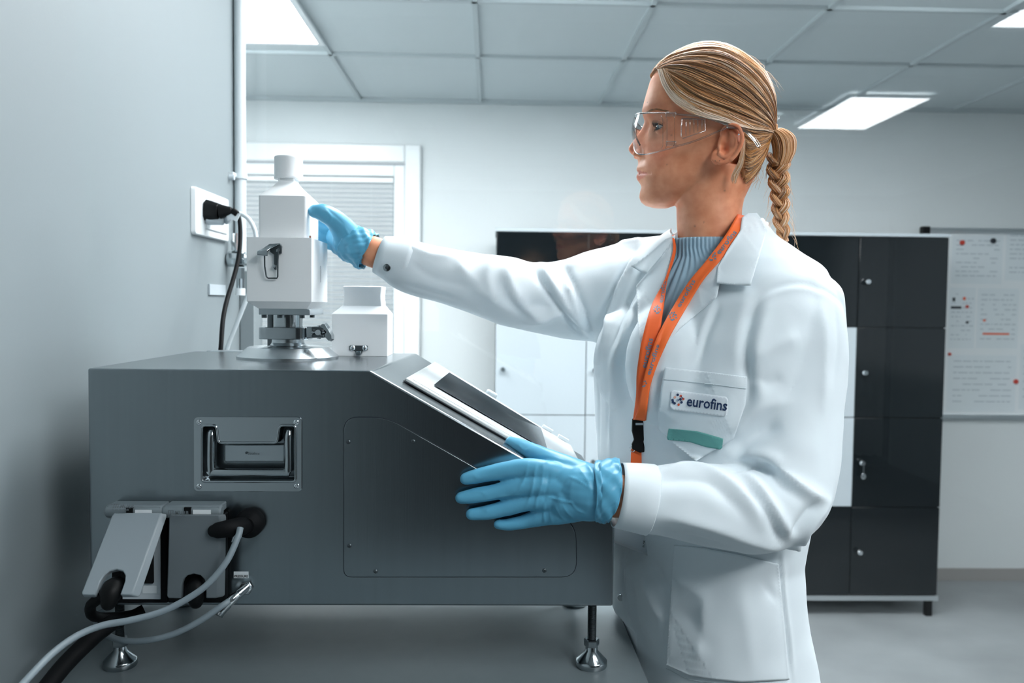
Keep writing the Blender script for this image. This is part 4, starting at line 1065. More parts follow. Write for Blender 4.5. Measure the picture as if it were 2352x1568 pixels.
class Strands:
    # many thin tapered tubes in one mesh, five hair tones
    def __init__(s): s.mb = MB(); s.mi = []
    def add(s, pts, r, tone, n=4):
        f0 = len(s.mb.F); N = len(pts)
        s.mb.tube(pts, [r*min(1, .35+3*min(i/(N-1), 1.03-i/(N-1))) for i in range(N)], n, cap=False); s.mi += [tone]*(len(s.mb.F)-f0)
    def build(s, name, parent, label=None):
        me = meshdata(name, s.mb.V, s.mb.F, HAIR, True); me.polygons.foreach_set('material_index', s.mi); return link(name, me, parent)
hc = P(1650, 270, YH)
TIE = PH(1775, 300, .004)
def onhair(p, off):      # push a point out onto the hair surface from inside the skull
    c = Vector((min(max(p.x, hc.x-.05), hc.x+.045), YH, min(max(p.z, hc.z-.06), hc.z+.035)))
    d = (p-c); 
    if d.length < 1e-5: return p
    d.normalize(); loc, nn, i, di = hairbvh.ray_cast(c, d)
    if loc is None: return p
    return loc+d*off
def guide_pts(pxs, side=-1, n=7):
    out = []
    for q in pxs:
        h = hitH(hairbvh, q[0], q[1])
        if h: p = h[0]
        else: p = PH(q[0], q[1], .015)
        out.append((p.x, YH+side*(YH-p.y)*1.0, p.z))
    return [Vector(q) for q in spline(out, n)]
# guides run from the hairline back to the tie
G = [
 [(1502,172),(1560,126),(1640,113),(1700,135),(1750,180),(1773,240),(1775,292)],
 [(1510,162),(1570,133),(1645,130),(1705,160),(1748,205),(1770,255),(1775,294)],
 [(1518,160),(1575,142),(1640,150),(1700,185),(1742,225),(1766,266),(1775,296)],
 [(1524,160),(1570,155),(1630,175),(1690,210),(1735,245),(1762,275),(1775,298)],
 [(1530,162),(1562,180),(1612,210),(1672,238),(1722,262),(1756,284),(1775,300)],
 [(1534,164),(1556,200),(1600,238),(1655,258),(1708,276),(1750,292),(1775,302)],
 [(1536,166),(1550,208),(1586,246),(1640,268),(1695,285),(1745,298),(1775,304)],
 [(1660,284),(1685,288),(1710,298),(1740,305),(1775,305)],
 [(1700,300),(1712,318),(1735,320),(1755,312),(1775,306)],
 [(1705,345),(1718,352),(1740,342),(1760,325),(1775,308)],
 [(1707,385),(1722,385),(1744,365),(1763,335),(1775,310)],
 [(1710,425),(1725,408),(1748,380),(1765,345),(1775,311)],
]
GP0 = {}
for side in (-1, 1):
    st = Strands(); gp = []
    for g_ in G:
        q = guide_pts(g_, side, 6); L = len(q)
        idx = np.linspace(0, L-1, 26); arr = np.array([tuple(v) for v in q]); gp.append(np.stack([np.interp(idx, range(L), arr[:, k]) for k in range(3)], 1))
    GP0[side] = gp[0]
    groups = [(0, 6), (7, 11)]
    for a, b in groups:
        cnt_ = 1900 if a == 0 else 800
        for k in range(cnt_):
            u = hr.uniform(a, b-1e-3); i = int(u); f_ = u-i
            path = gp[i]*(1-f_)+gp[i+1]*f_
            t0 = hr.choice((0, 0, 0, hr.uniform(0, .6))); t1 = hr.choice((1, 1, hr.uniform(.6, 1)))
            i0 = int(t0*25); i1 = max(int(t1*25), i0+4); path = path[i0:i1+1]
            off = hr.uniform(.0002, .0030); ph = hr.uniform(0, 6); am = hr.uniform(0, .0016)
            cl_ = math.sin(u*9+ph*.15)      # locks
            pts = []
            for j, p in enumerate(path):
                p = Vector(p); q = onhair(p, off+.0012*cl_+am*math.sin(ph+j*.35)); q.z += am*math.sin(ph*2+j*.3); pts.append(q)
            if a == 0:
                if u > 5.0: tone = hr.choice((2, 2, 0, 1))
                elif u > 3.4: tone = hr.choice((3, 3, 1, 0, 1))
                elif u > 2.0: tone = hr.choice((3, 1, 0, 1, 3))
                else: tone = hr.choice((0, 1, 2, 1, 3))
                if t0 > .45 and hr.random() < .6: tone = hr.choice((4, 0, 2))
            else: tone = hr.choice((4, 4, 1, 0, 3, 3))
            st.add(pts, hr.uniform(.00022, .00062), tone, 3)
    # fringe: pale lock swept down over the temple to the ear
    for k in range(560 if side < 0 else 260):
        v = abs(hr.gauss(0, .45)); v = v if v < 1.5 else hr.random(); dv = v*hr.choice((1, 1, .6))
        A_ = [(1518+18*v, 163-3*v), (1530+24*v, 200-2*v), (1549+32*v, 232-10*v), (1580+38*v, 256-16*v), (1620+40*v, 272-16*v), (1655+28*v, 280-10*v), (1690+20*v, 291-6*v), (1735, 300-2*v), (1772, 302)]
        q = guide_pts(A_, side, 4); o_ = hr.uniform(.0018, .0048)
        st.add([onhair(p, o_+.0006*math.sin(j*.4+k)) for j, p in enumerate(q)], hr.uniform(.00022, .0005), hr.choice((2, 2, 2, 0, 0, 1) if v > .5 else (2, 2, 2, 0)), 3)
    st.build('hair_strands', hair)
# crown: strands between the two side partings
st = Strands()
for k in range(1300):
    f_ = hr.random(); path = GP0[-1]*(1-f_)+GP0[1]*f_; i0 = hr.choice((0, 0, hr.randint(0, 12))); off = hr.uniform(.0004, .0030); ph = hr.uniform(0, 6)
    pts = [onhair(Vector(p), off+.001*math.sin(ph+j*.3)) for j, p in enumerate(path[i0:])]
    st.add(pts, hr.uniform(.00025, .00065), hr.choice((0, 1, 3, 1, 2, 0)), 3)
st.build('hair_strands', hair)
# loose lock by the ear and fine strays
st = Strands()
for k in range(70):
    v = hr.random(); w_ = hr.uniform(-1, 1)
    pts = [PH(1702+3*w_, 318, .074), PH(1700+4*w_, 345, .075), PH(1692+5*w_+4*v, 375, .070), PH(1680+5*w_+8*v, 398, .063), PH(1676+4*w_+6*v, 408+14*v, .059)]
    st.add([Vector(q) for q in spline(pts, 4)], hr.uniform(.0002, .0004), hr.choice((2, 2, 0, 1)))
for k in range(60):
    x = hr.uniform(1540, 1740); y = interp([(1540,142),(1580,121),(1632,112),(1690,123),(1740,158)], x)
    a = P(x, y+4, YH+hr.uniform(-.02, .02)); b = P(x+hr.uniform(15, 40), y-hr.uniform(-2, 6)+.18*(x-1630)*(x > 1630), YH+hr.uniform(-.03, .02)); c = P(x+hr.uniform(45, 80), y+hr.uniform(2, 14)+.5*max(0, x-1630), YH)
    st.add([Vector(q) for q in spline([a, b, c], 4)], .00016, hr.choice((0, 2)))
for k in range(40):
    a = P(hr.uniform(1735, 1755), hr.uniform(360, 405), YH-.02); b = a+Vector((hr.uniform(-.02, .004), 0, -hr.uniform(.008, .028)))
    st.add([a, (a+b)/2+Vector((.004, -.003, 0)), b], .00022, hr.choice((0, 4)))
st.build('loose_strands', hair)
# ponytail root and three-strand braid
st = Strands()
YB_ = YH-.004
for k in range(700):      # bundle arching out of the tie
    a = hr.uniform(0, 2*math.pi); r = math.sqrt(hr.random())
    w0, w1, w2 = .010, .018, .017
    pts = []
    for (px, py, w) in [(1760,298,.008),(1782,300,.012),(1800,320,.017),(1803,350,.0165),(1795,378,.014)]:
        c = P(px, py, YB_); pts.append(c+Vector((math.cos(a)*r*w, math.sin(a)*r*w*.9, math.sin(a+1)*r*w*.3)))
    st.add([Vector(q) for q in spline(pts, 5)], hr.uniform(.0004, .0008), hr.choice((0, 0, 2, 1, 4) if math.cos(a) > -.2 else (4, 1, 3, 1)))
def braid_c(t):      # center line, t 0..1
    px = np.interp(t, [0, .25, .5, .75, 1], [1790, 1789, 1794, 1795, 1804]); py = 352+205*t; return P(px, py, YB_)
core = MB().tube([braid_c(t) for t in np.linspace(0, .95, 14)], [.010-.006*t for t in np.linspace(0, 1, 14)], 10)
for s3 in range(3):
    ph = 2*math.pi*s3/3
    cen = []
    for i in range(90):
        t = i/89; w = np.interp(t, [0, .12, .3, .6, .85, 1], [.0165, .0165, .0155, .0125, .0105, .006])*.62
        th_ = t*2*math.pi*2.25+ph
        c = braid_c(t)+Vector((math.sin(th_)*w*1.05, math.sin(2*th_)*w*.62, 0)); cen.append((c, w))
    for k in range(170):
        a = hr.uniform(0, 2*math.pi); r = math.sqrt(hr.random()); tw = hr.uniform(-.6, .6); tone = hr.choice((0, 2, 1, 0, 4, 3) if s3 else (0, 2, 1, 4, 1))
        pts = []
        for i in range(0, 90, 3):
            c, w = cen[i]; aa = a+tw*i/30
            pts.append(c+Vector((math.cos(aa)*r*w*.74, math.sin(aa)*r*w*.70, math.sin(aa*2)*r*w*.25)))
        st.add(pts, hr.uniform(.0003, .0006), tone)
for k in range(60):      # frayed end
    a = braid_c(.97)+Vector((hr.uniform(-.004, .004), hr.uniform(-.004, .004), 0))
    st.add([a, a+Vector((hr.uniform(-.006, .006), hr.uniform(-.005, .005), -.012)), a+Vector((hr.uniform(-.012, .014), hr.uniform(-.01, .01), -hr.uniform(.018, .032)))], .00045, hr.choice((0, 2, 0)))
for k in range(50):      # wisps off the braid
    t = hr.random(); a = braid_c(t); sd = hr.choice((-1, 1))
    st.add([a+Vector((sd*.010, -.004, .004)), a+Vector((sd*.017, -.004, -.006)), a+Vector((sd*hr.uniform(.016, .024), 0, -.020))], .00020, hr.choice((0, 2)))
br = st.build('braid', hair)
MB().lathe((TIE.x+.003, TIE.y, TIE.z), [(.009, -.003), (.0105, 0), (.009, .003)], 20, 'X').build('hair_tie', HAIR[1], hair, smooth=True)
# eyebrows
for s in (-1, 1):
    st = Strands()
    for k in range(150):
        t = hr.random(); v = hr.uniform(-1, 1)*(1-.5*t)
        x = 1487+46*t; y = 259-9*math.sin(math.pi*min(t*1.0, .62))+v*2.4+6*max(0, t-.55)
        h = hitH(headbvh, x, y, .0004); h2 = hitH(headbvh, x+5+3*t, y-1.5+4*t, .0008)
        if h and h2:
            a, b = h[0].copy(), h2[0].copy()
            if s > 0: a.y = 2*YH-a.y; b.y = 2*YH-b.y
            st.add([a, (a+b)/2, b], .00026, hr.choice((4, 3, 3)))
    st.build('eyebrow', wm)
# ear stud
c = PH(1690, 309, .0852); MB().ell(c, .0014, nu=10, nv=8).build('ear_stud', M['chrome'], wm, smooth=True)
for x, y in ((1640, 369), (1649.5, 369), (1659, 366)):
    c = PH(x, y, .0752); MB().ell(c, .0006, nu=8, nv=6).build('ear_piercing', M['lash'], wm)

# ---- goggles ----
gg = thing('safety_goggles', 'clear plastic safety goggles on the woman\'s face', 'goggles', PH(1500, 300, .05))
# plan path from mid-front round to the temple: (px at its own depth, depth offset from face centre, top py, bottom py)
GP = [(1458,0,268,330),(1459,.018,265,338),(1464,.036,262,348),(1476,.052,260,354),(1497,.063,259,353),(1524,.070,259,346),(1556,.0745,261,337)]
GT = [(1556,.0745,262,336),(1590,.078,265,326),(1622,.0795,271,313),(1645,.080,279,302),(1668,.0805,286,293)]
def gpath(tab, n):
    q = spline([(PH(a, 300, b).x, b, PH(a, c, b).z, PH(a, d, b).z) for a, b, c, d in tab], n); return q
for nm, tab in (('lens', GP), ('temple_arm', GT)):
    q = gpath(tab, 6)
    seq = ([(x, YH+y, zt_, zb_) for x, y, zt_, zb_ in q[::-1]]+[(x, YH-y, zt_, zb_) for x, y, zt_, zb_ in q[1:]]) if nm == 'lens' else None
    for side in ((0,) if nm == 'lens' else (-1, 1)):
        sq = seq if nm == 'lens' else [(x, YH+side*y, zt_, zb_) for x, y, zt_, zb_ in q]
        mb = MB(); V = []; nz = 9
        for x, y, zt_, zb_ in sq:
            for j in range(nz):
                v = j/(nz-1); V.append((x-.004*math.sin(math.pi*v)*(nm == 'lens'), y-(.002*math.sin(math.pi*v) if y < YH else -.002*math.sin(math.pi*v)), zt_+(zb_-zt_)*v))
        mb.add(V, [(i*nz+j, (i+1)*nz+j, (i+1)*nz+j+1, i*nz+j+1) for i in range(len(sq)-1) for j in range(nz-1)])
        o = mb.build(nm, M['clear'], gg, smooth=True)
        for kk, jj in (('rim', 2), ('rim', 3)):
            pts = [Vector((p[0], p[1], p[jj])) for p in sq]
            MB().tube(pts, .0009 if nm == 'lens' else .0012, 8).build(kk, M['rimc'], o, smooth=True)
        if nm == 'lens':
            for side_ in (-1, 1):
                for px_, d_, t_, b_ in ((1523,.0715,265,343),(1532,.0730,264,341),(1549,.0758,262,338)):
                    a = PH(px_, t_, d_); b = PH(px_, b_, d_)
                    if side_ > 0: a.y = 2*YH-a.y; b.y = 2*YH-b.y
                    a2 = a.lerp(b, .12)+Vector((.0025, 0, 0)); b2 = a.lerp(b, .88)+Vector((.0025, 0, 0))
                    MB().tube([a, a2, b2, b], .0004, 6).build('moulded_ridge', M['rimc'], o, smooth=True)
            a = PH(1461, 313, .02); pts = [Vector((P(1461, 309, YH).x-.001, YH-.012, P(1461, 309, YH).z)), Vector((P(1466, 324, YH).x-.001, YH-.016, P(1466, 324, YH).z)), Vector((P(1472, 340, YH).x, YH-.024, P(1472, 340, YH).z))]
            MB().tube(pts, .0014, 8).build('nose_bridge', M['rimc'], o, smooth=True)
        else:
            # vent frame with louvres, hinge blocks, hooked tip
            def T(px, py, e=.0815): v = PH(px, py, e); v.y = YH+side*e; return v
            o2 = MB().tube([T(1568, 272), T(1618, 274), T(1619, 300), T(1570, 318), T(1567, 312), T(1568, 272), T(1590, 272.6)], .0007, 6).build('vent_frame', M['rimc'], o, smooth=True)
            for i in range(5):
                x = 1577+i*8.6; MB().tube([T(x, 273.5), T(x, 314-(x-1570)*.38)], .00045, 6).build('louvre', M['rimc'], o2)
            for yy_ in (262, 329):
                c = T(1545, yy_, .078); MB().box(c-Vector((.007, .0015, .003)), c+Vector((.007, .0015, .003))).build('hinge_block', M['rimc'], o, bevel=.0008)
            tip = [T(1668, 290, .0825), T(1700, 297, .0835), T(1722, 318, .083), T(1733, 335, .0825)]
            MB().tube(spline(tip, 5), .0028, 10, flat=.35, rounded=True, up=(1, 0, 0)).build('arm_tip', M['rimc'], o, smooth=True)

# turn every head part with the head
_done = set()
for o in bpy.data.objects:
    if o.type != 'MESH' or o is bo_ or o.data.name in _done: continue
    r = o
    while r.parent is not None and r.parent is not wm: r = r.parent
    if r.parent is wm or r is gg:
        _done.add(o.data.name)
        for v in o.data.vertices: v.co = HT(v.co)
# ---------------- lab coat ----------------
TT = [(505,1668,1.215,.060,.052,40),(520,1655,1.21,.068,.060,36),(545,1642,1.20,.088,.072,34),(570,1638,1.20,.118,.082,33),(600,1634,1.20,.148,.092,33),(640,1630,1.20,.172,.102,33),(700,1628,1.20,.185,.114,32),(770,1625,1.20,.190,.126,31),(850,1620,1.20,.190,.134,30),(950,1616,1.20,.184,.133,29),(1060,1612,1.20,.176,.130,28),(1160,1610,1.20,.168,.124,27),(1260,1612,1.20,.156,.114,25),(1400,1620,1.20,.158,.120,25),(1568,1640,1.20,.168,.128,25),(1900,1650,1.20,.19,.15,25),(2300,1655,1.20,.21,.17,25)]
def torso_rings(scale=1.0, inset=0.0, tab=TT, n=96, pyr=None, mod=None, step=12, ex=2.25):
    T_ = np.array(tab, float); out = []
    lo, hi = (T_[0, 0], T_[-1, 0]) if pyr is None else pyr
    for py in np.arange(lo, hi+1, step):
        c = [float(np.interp(py, T_[:, 0], T_[:, k])) for k in range(1, 6)]
        q = P(c[0], py, c[1]); a, b = c[2]*scale-inset, c[3]*scale-inset; ph = math.radians(c[4])
        f = Vector((-math.cos(ph), -math.sin(ph), 0)); u = Vector((math.sin(ph), -math.cos(ph), 0)); ring = []
        for k in range(n):
            t = 2*math.pi*k/n; cc, ss = math.cos(t), math.sin(t); e = 2/ex
            m = 1+(mod(t, py) if mod else 0)
            ring.append(q+(f*b*np.sign(cc)*abs(cc)**e+u*a*np.sign(ss)*abs(ss)**e)*m)
        out.append(ring)
    return out
mb = MB().loft(torso_rings())
c = P(1540, 840, 1.105); mb.ell(c, (.062, .055, .085)); c = P(1450, 830, 1.19); mb.ell(c, (.055, .06, .08))      # bust
RS = [(885,589,1.262,43),(930,608,1.265,59),(985,624,1.27,62),(1050,640,1.278,65),(1150,665,1.29,77),(1220,683,1.30,79),(1300,687,1.31,92),(1380,680,1.31,110),(1460,680,1.29,120),(1540,690,1.25,105)]
tube_px(mb, RS, 40)
tube_px(mb, [(1250,640,1.29,35),(1340,628,1.29,42),(1410,606,1.285,44),(1480,590,1.27,46),(1540,580,1.24,40)], 24, rounded=True)
LS = [(1800,650,1.12,50),(1822,690,1.105,92),(1832,760,1.095,108),(1832,850,1.085,110),(1818,950,1.075,114),(1800,1050,1.06,124),(1788,1130,1.04,118),(1745,1168,1.02,103),(1690,1166,1.01,100),(1620,1158,1.002,96),(1550,1150,.998,88),(1495,1148,.995,78),(1440,1140,.995,73)]
tube_px(mb, LS, 40)
tube_px(mb, [(1790,1210,1.03,55),(1820,1243,1.028,26),(1836,1260,1.027,9)], 20, rounded=True)
tube_px(mb, [(1880,690,1.10,58),(1888,760,1.095,56),(1885,850,1.09,52),(1870,960,1.08,54),(1868,1050,1.06,56),(1858,1120,1.05,58),(1832,1180,1.04,50)], 20, rounded=True)
tube_px(mb, [(1740,590,1.17,60),(1800,625,1.13,58),(1850,655,1.11,58)], 24, rounded=True)
cV, cF = fuse(mb, .0036, 3)
Rg = [  # ridge/valley polylines on the cloth as seen: points, height (m), width (m)
 # near sleeve: armhole, elbow breaks
 ([(1745,680),(1722,740),(1712,800),(1718,850),(1722,905),(1700,955)], -.007, .010), ([(1770,690),(1742,770),(1732,840),(1742,905),(1720,960)], .004, .012),
 ([(1735,690),(1780,662),(1840,652),(1900,668),(1938,700)], -.0016, .0045), ([(1738,700),(1782,672),(1842,662),(1900,680)], .0014, .006),
 ([(1668,1065),(1720,1048),(1770,1052),(1800,1085),(1850,1125),(1905,1152)], .0065, .010), ([(1670,1085),(1725,1068),(1768,1078),(1795,1110),(1845,1150)], -.0065, .009),
 ([(1675,1075),(1725,1100),(1765,1150),(1800,1205),(1822,1240)], .0050, .010), ([(1700,1100),(1745,1150),(1780,1215),(1800,1250)], -.0050, .009),
 ([(1905,1150),(1865,1200),(1838,1250)], .005, .009), ([(1880,1150),(1840,1200),(1815,1235)], -.005, .010),
 ([(1500,1092),(1560,1072),(1620,1075),(1680,1110),(1730,1160),(1765,1215)], .0045, .012), ([(1500,1110),(1570,1098),(1630,1108),(1680,1150),(1720,1200)], -.0035, .012),
 ([(1495,1185),(1560,1190),(1640,1212),(1720,1240),(1800,1262)], .0045, .012), ([(1500,1215),(1580,1235),(1680,1258)], -.003, .010),
 ([(1665,1020),(1700,970),(1760,930),(1830,925)], .004, .016), ([(1680,1045),(1730,1000),(1800,975)], -.004, .014), ([(1722,830),(1790,790),(1840,770)], .003, .014), ([(1715,860),(1770,880),(1800,860)], -.003, .012),
 ([(1885,690),(1895,800),(1890,950)], .0025, .010), ([(1920,700),(1926,800),(1915,900)], -.002, .008),
 # far sleeve: fan from the armpit
 ([(1360,792),(1310,735),(1260,670),(1225,612)], -.0065, .0065), ([(1350,770),(1300,705),(1262,645),(1240,605)], .006, .010), ([(1362,775),(1340,710),(1315,650),(1295,605)], -.005, .006), ([(1340,745),(1320,690),(1300,640)], .004, .009),
 ([(1165,600),(1170,650),(1200,700),(1260,745)], .0045, .012), ([(1150,640),(1170,690),(1215,730)], -.003, .012), ([(1200,745),(1260,728),(1310,712)], .0045, .009), ([(1205,700),(1270,705)], -.003, .010),
 ([(1368,790),(1395,700),(1425,630),(1455,580)], -.005, .007), ([(1380,790),(1412,700),(1445,625),(1475,570)], .0055, .009), ([(1392,820),(1430,720),(1465,650),(1495,600)], -.0045, .007), ([(1405,850),(1445,740),(1480,670)], .0045, .008),
 ([(1405,860),(1396,930),(1395,1000)], -.003, .006), ([(1420,780),(1405,880),(1402,980),(1400,1040)], .003, .009), ([(1378,820),(1374,920),(1376,1040)], -.002, .007),
 ([(930,560),(990,585),(1050,590)], .003, .010), ([(920,650),(980,668),(1060,690)], -.002, .008), ([(940,600),(1000,640),(1100,660)], -.002, .012), ([(1130,590),(1120,640),(1140,700)], .003, .012), ([(1045,580),(1070,630),(1120,680),(1190,720)], .003, .013),
 ([(1400,560),(1440,555),(1480,548)], .003, .007),
 # chest and skirt
 ([(1640,690),(1612,760),(1598,830)], .0028, .007), ([(1652,700),(1625,765),(1606,835)], -.0028, .006), ([(1500,860),(1490,930),(1482,1010)], .002, .008),
 ([(1545,1040),(1560,1062),(1600,1066)], .002, .007), ([(1700,870),(1690,960),(1670,1040)], -.002, .010), ([(1720,660),(1700,760),(1690,850)], .003, .016),
 ([(1544,1255),(1538,1400),(1530,1560)], -.0018, .0035), ([(1549,1255),(1543,1400),(1535,1560)], .0018, .0045),
 ([(1500,1290),(1530,1340),(1545,1350)], -.003, .010), ([(1550,1330),(1590,1350),(1615,1375)], .003, .010), ([(1480,1330),(1500,1390),(1530,1430)], .0035, .012), ([(1560,1400),(1600,1440),(1620,1500)], -.003, .014),
 ([(1620,1350),(1612,1430),(1600,1520)], .0035, .012), ([(1700,1340),(1715,1440),(1730,1540)], .002, .014), ([(1760,1345),(1785,1380)], -.0025, .008), ([(1450,1330),(1460,1420),(1490,1500)], -.003, .014),
 ([(1440,1262),(1431,1320),(1436,1390),(1442,1425)], -.003, .004), ([(1447,1262),(1438,1320),(1443,1390),(1449,1430)], .0025, .005), ([(1788,1272),(1800,1400),(1818,1566)], -.003, .004), ([(1794,1272),(1806,1400),(1824,1566)], .002, .005),
]
cV = folds(cV, cF, [(a[0], a[1]*1.55, a[2]*.80) for a in Rg])
cV, cF = evaluated(cV, cF, [('SMOOTH', dict(factor=.5, iterations=2))])
# broad soft unevenness of the cloth
Nn = vnormals(cV, cF); dz = np.array([noise.noise(Vector(v)*16)*.0016+noise.noise(Vector(v)*38)*.0007 for v in cV]); cV += Nn*dz[:, None]
# the skirt hangs clear of the bench edge and of the machine's end
lim = np.where(cV[:, 2] < .93, .2135, np.where(cV[:, 2] < .95, .2135-(cV[:, 2]-.93)/.02*.055, .1585)); lim[cV[:, 2] > 1.20] = -9
inside_ = (cV[:, 0] < lim+.012) & (lim > 0) & (cV[:, 1] > 1.025)
cV[inside_, 0] = np.maximum(cV[inside_, 0], lim[inside_]+.5*np.clip(cV[inside_, 0]-lim[inside_], 0, .012))
fullbvh = tri_bvh(cV, cF)
# open the front in a V
mp = proj_np(cV); VP_ = [(1535,490),(1552,545),(1536,610),(1522,660),(1502,715),(1490,770),(1500,815),(1518,800),(1560,735),(1604,672),(1650,600),(1690,545),(1722,500),(1715,470)]
cen = np.array([mp[list(f)].mean(0) for f in cF]); cy_ = np.array([cV[list(f), 1].mean() for f in cF]); cz_ = np.array([cV[list(f), 2].mean() for f in cF])
topz = P(1640, 512, 1.2).z
rem = (poly_in(cen, VP_) & (cy_ < 1.20)) | (cz_ > topz) | (poly_in(cen, [(1535,480),(1722,480),(1710,535),(1640,575),(1545,575)]) & (cy_ < 1.26))
cF2 = [f for f, r in zip(cF, rem) if not r]
used = sorted({i for f in cF2 for i in f}); mpi = {j: i for i, j in enumerate(used)}
cV2 = cV[used]; cF2 = [tuple(mpi[i] for i in f) for f in cF2]
coat = mesh_obj('lab_coat', cV2, cF2, M['coat'], wm)
coat['label'] = 'white lab coat'
s_ = coat.modifiers.new('solid', 'SOLIDIFY'); s_.thickness = .0012; s_.offset = -1
coatbvh = tri_bvh(cV2, cF2)
# ---- ribbed sweater ----
nr = 560
ribs = lambda t, py: .011*abs(math.sin(t*58)) if py > 580 else .0
T2 = [(551,1628,1.190,.0585,.0600,33),(575,1628,1.190,.0590,.0605,33),(592,1631,1.19,.066,.064,33),(615,1636,1.195,.095,.080,33),(645,1634,1.195,.120,.092,33),(700,1629,1.20,.150,.108,32),(770,1625,1.20,.17,.122,31),(850,1620,1.20,.175,.126,30),(950,1616,1.20,.17,.124,29)]
mb = MB().loft(torso_rings(1.0, 0, T2, nr, (551, 940), lambda t, py: .0150*math.sin(t*66)*(1 if py > 560 else .8), 6, 2.1), cap=False)
sw = mb.build('sweater', M['knit'], wm, smooth=True); sw['label'] = 'ribbed blue sweater'
s_ = sw.modifiers.new('solid', 'SOLIDIFY'); s_.thickness = .003; s_.offset = -1
swbvh = tri_bvh(np.array([tuple(v) for v in mb.V]), mb.F)
def comb(*bv):
    def f(px, py, off=0):
        best = None
        for b in bv:
            h = hit(b, px, py, 0)
            if h and (best is None or (h[0]-_O).length < (best[0]-_O).length): best = h
        if best is None: return None
        return best[0]+best[1]*off, best[1]
    return f
S_all = comb(fullbvh)
def depth_field(pts, surf, sm=None):
    pass
def plate(name, poly, off, th, m, parent, surf=None, cuts=7, lift=None, flat=.5, bev=0):
    # a cloth piece cut to an outline, laid over the surface below it
    surf = surf or S_all
    bm = bmesh.new(); vs = [bm.verts.new((x, y, 0)) for x, y in poly]; bm.faces.new(vs)
    bmesh.ops.triangulate(bm, faces=bm.faces[:])
    for _ in range(cuts):
        ed = [e for e in bm.edges if e.calc_length() > 7]
        if not ed: break
        bmesh.ops.subdivide_edges(bm, edges=ed, cuts=1); bmesh.ops.triangulate(bm, faces=[f for f in bm.faces if len(f.verts) > 3])
    bm.verts.ensure_lookup_table(); pos = []; dep = []
    for v in bm.verts:
        h = surf(v.co.x, v.co.y, off+(lift(v.co.x, v.co.y) if lift else 0)); pos.append(h[0] if h else None); dep.append(h[0].y if h else None)
    # missing or jumping depths are filled from neighbours
    med = sorted(d for d in dep if d is not None)
    for it in range(30):
        ch = False
        for v in bm.verts:
            if dep[v.index] is None:
                nb = [dep[e.other_vert(v).index] for e in v.link_edges if dep[e.other_vert(v).index] is not None]
                if nb: dep[v.index] = sum(nb)/len(nb); ch = True
        if not ch: break
    D0 = dep[:]
    for it in range(int(8*flat*2)):
        nd = dep[:]
        for v in bm.verts:
            nb = [dep[e.other_vert(v).index] for e in v.link_edges]
            a = sum(nb)/len(nb); nd[v.index] = min(dep[v.index]*.4+a*.6, D0[v.index]+.0005)
        dep = nd
    for v in bm.verts:
        x, y = v.co.x, v.co.y; v.co = P(x, y, dep[v.index])
    if max(v.co.y for v in bm.verts) > 0:
        bmesh.ops.recalc_face_normals(bm, faces=bm.faces)
        s = sum(f.normal.y*f.calc_area() for f in bm.faces)
        if s > 0: bmesh.ops.reverse_faces(bm, faces=bm.faces)
    me = bpy.data.meshes.new(name); bm.to_mesh(me); V = np.array([tuple(v.co) for v in bm.verts]); F = [tuple(v.index for v in f.verts) for f in bm.faces]; bm.free()
    me.materials.append(m); me.polygons.foreach_set('use_smooth', [True]*len(me.polygons))
    o = link(name, me, parent); q = o.modifiers.new('solid', 'SOLIDIFY'); q.thickness = th; q.offset = 0
    return o, tri_bvh(V, F)
def seg_lift(ax, ay, bx, by, r, amt):      # lift near an edge line
    def f(x, y):
        dx, dy = bx-ax, by-ay; t = max(0, min(1, ((x-ax)*dx+(y-ay)*dy)/(dx*dx+dy*dy))); d = math.hypot(x-ax-t*dx, y-ay-t*dy)
        return amt*math.exp(-(d/r)**2)
    return f
# lapels then collars
lap, b1 = plate('lapel', [(1712,520),(1652,606),(1655,640),(1646,682),(1612,712),(1560,756),(1519,806),(1514,796),(1552,722),(1600,655),(1640,600),(1690,535)], .0055, .0016, M['coat'], coat, lift=seg_lift(1655,610,1646,682,30,.005))
lp2, b2 = plate('lapel', [(1549,548),(1550,566),(1530,640),(1500,704),(1478,775),(1473,812),(1467,760),(1461,656),(1486,628),(1520,590),(1540,562)], .0055, .0016, M['coat'], coat, lift=seg_lift(1461,656,1467,760,26,.005))
def neckstand(x, y): return .010*max(0, min(1, (600-y)/100))
col, b3 = plate('collar', [(1704,500),(1718,490),(1738,489),(1750,505),(1762,530),(1745,585),(1724,655),(1690,655),(1646,650),(1649,612),(1672,572),(1700,530)], .0095, .0018, M['coat'], coat, lift=lambda x, y: neckstand(x, y)+seg_lift(1724,655,1646,650,22,.005)(x, y))
cl2, b4 = plate('collar', [(1551,540),(1549,556),(1520,592),(1488,630),(1468,622),(1449,611),(1490,582),(1530,548)], .0095, .0016, M['coat'], coat, lift=seg_lift(1449,611,1488,630,14,.004))
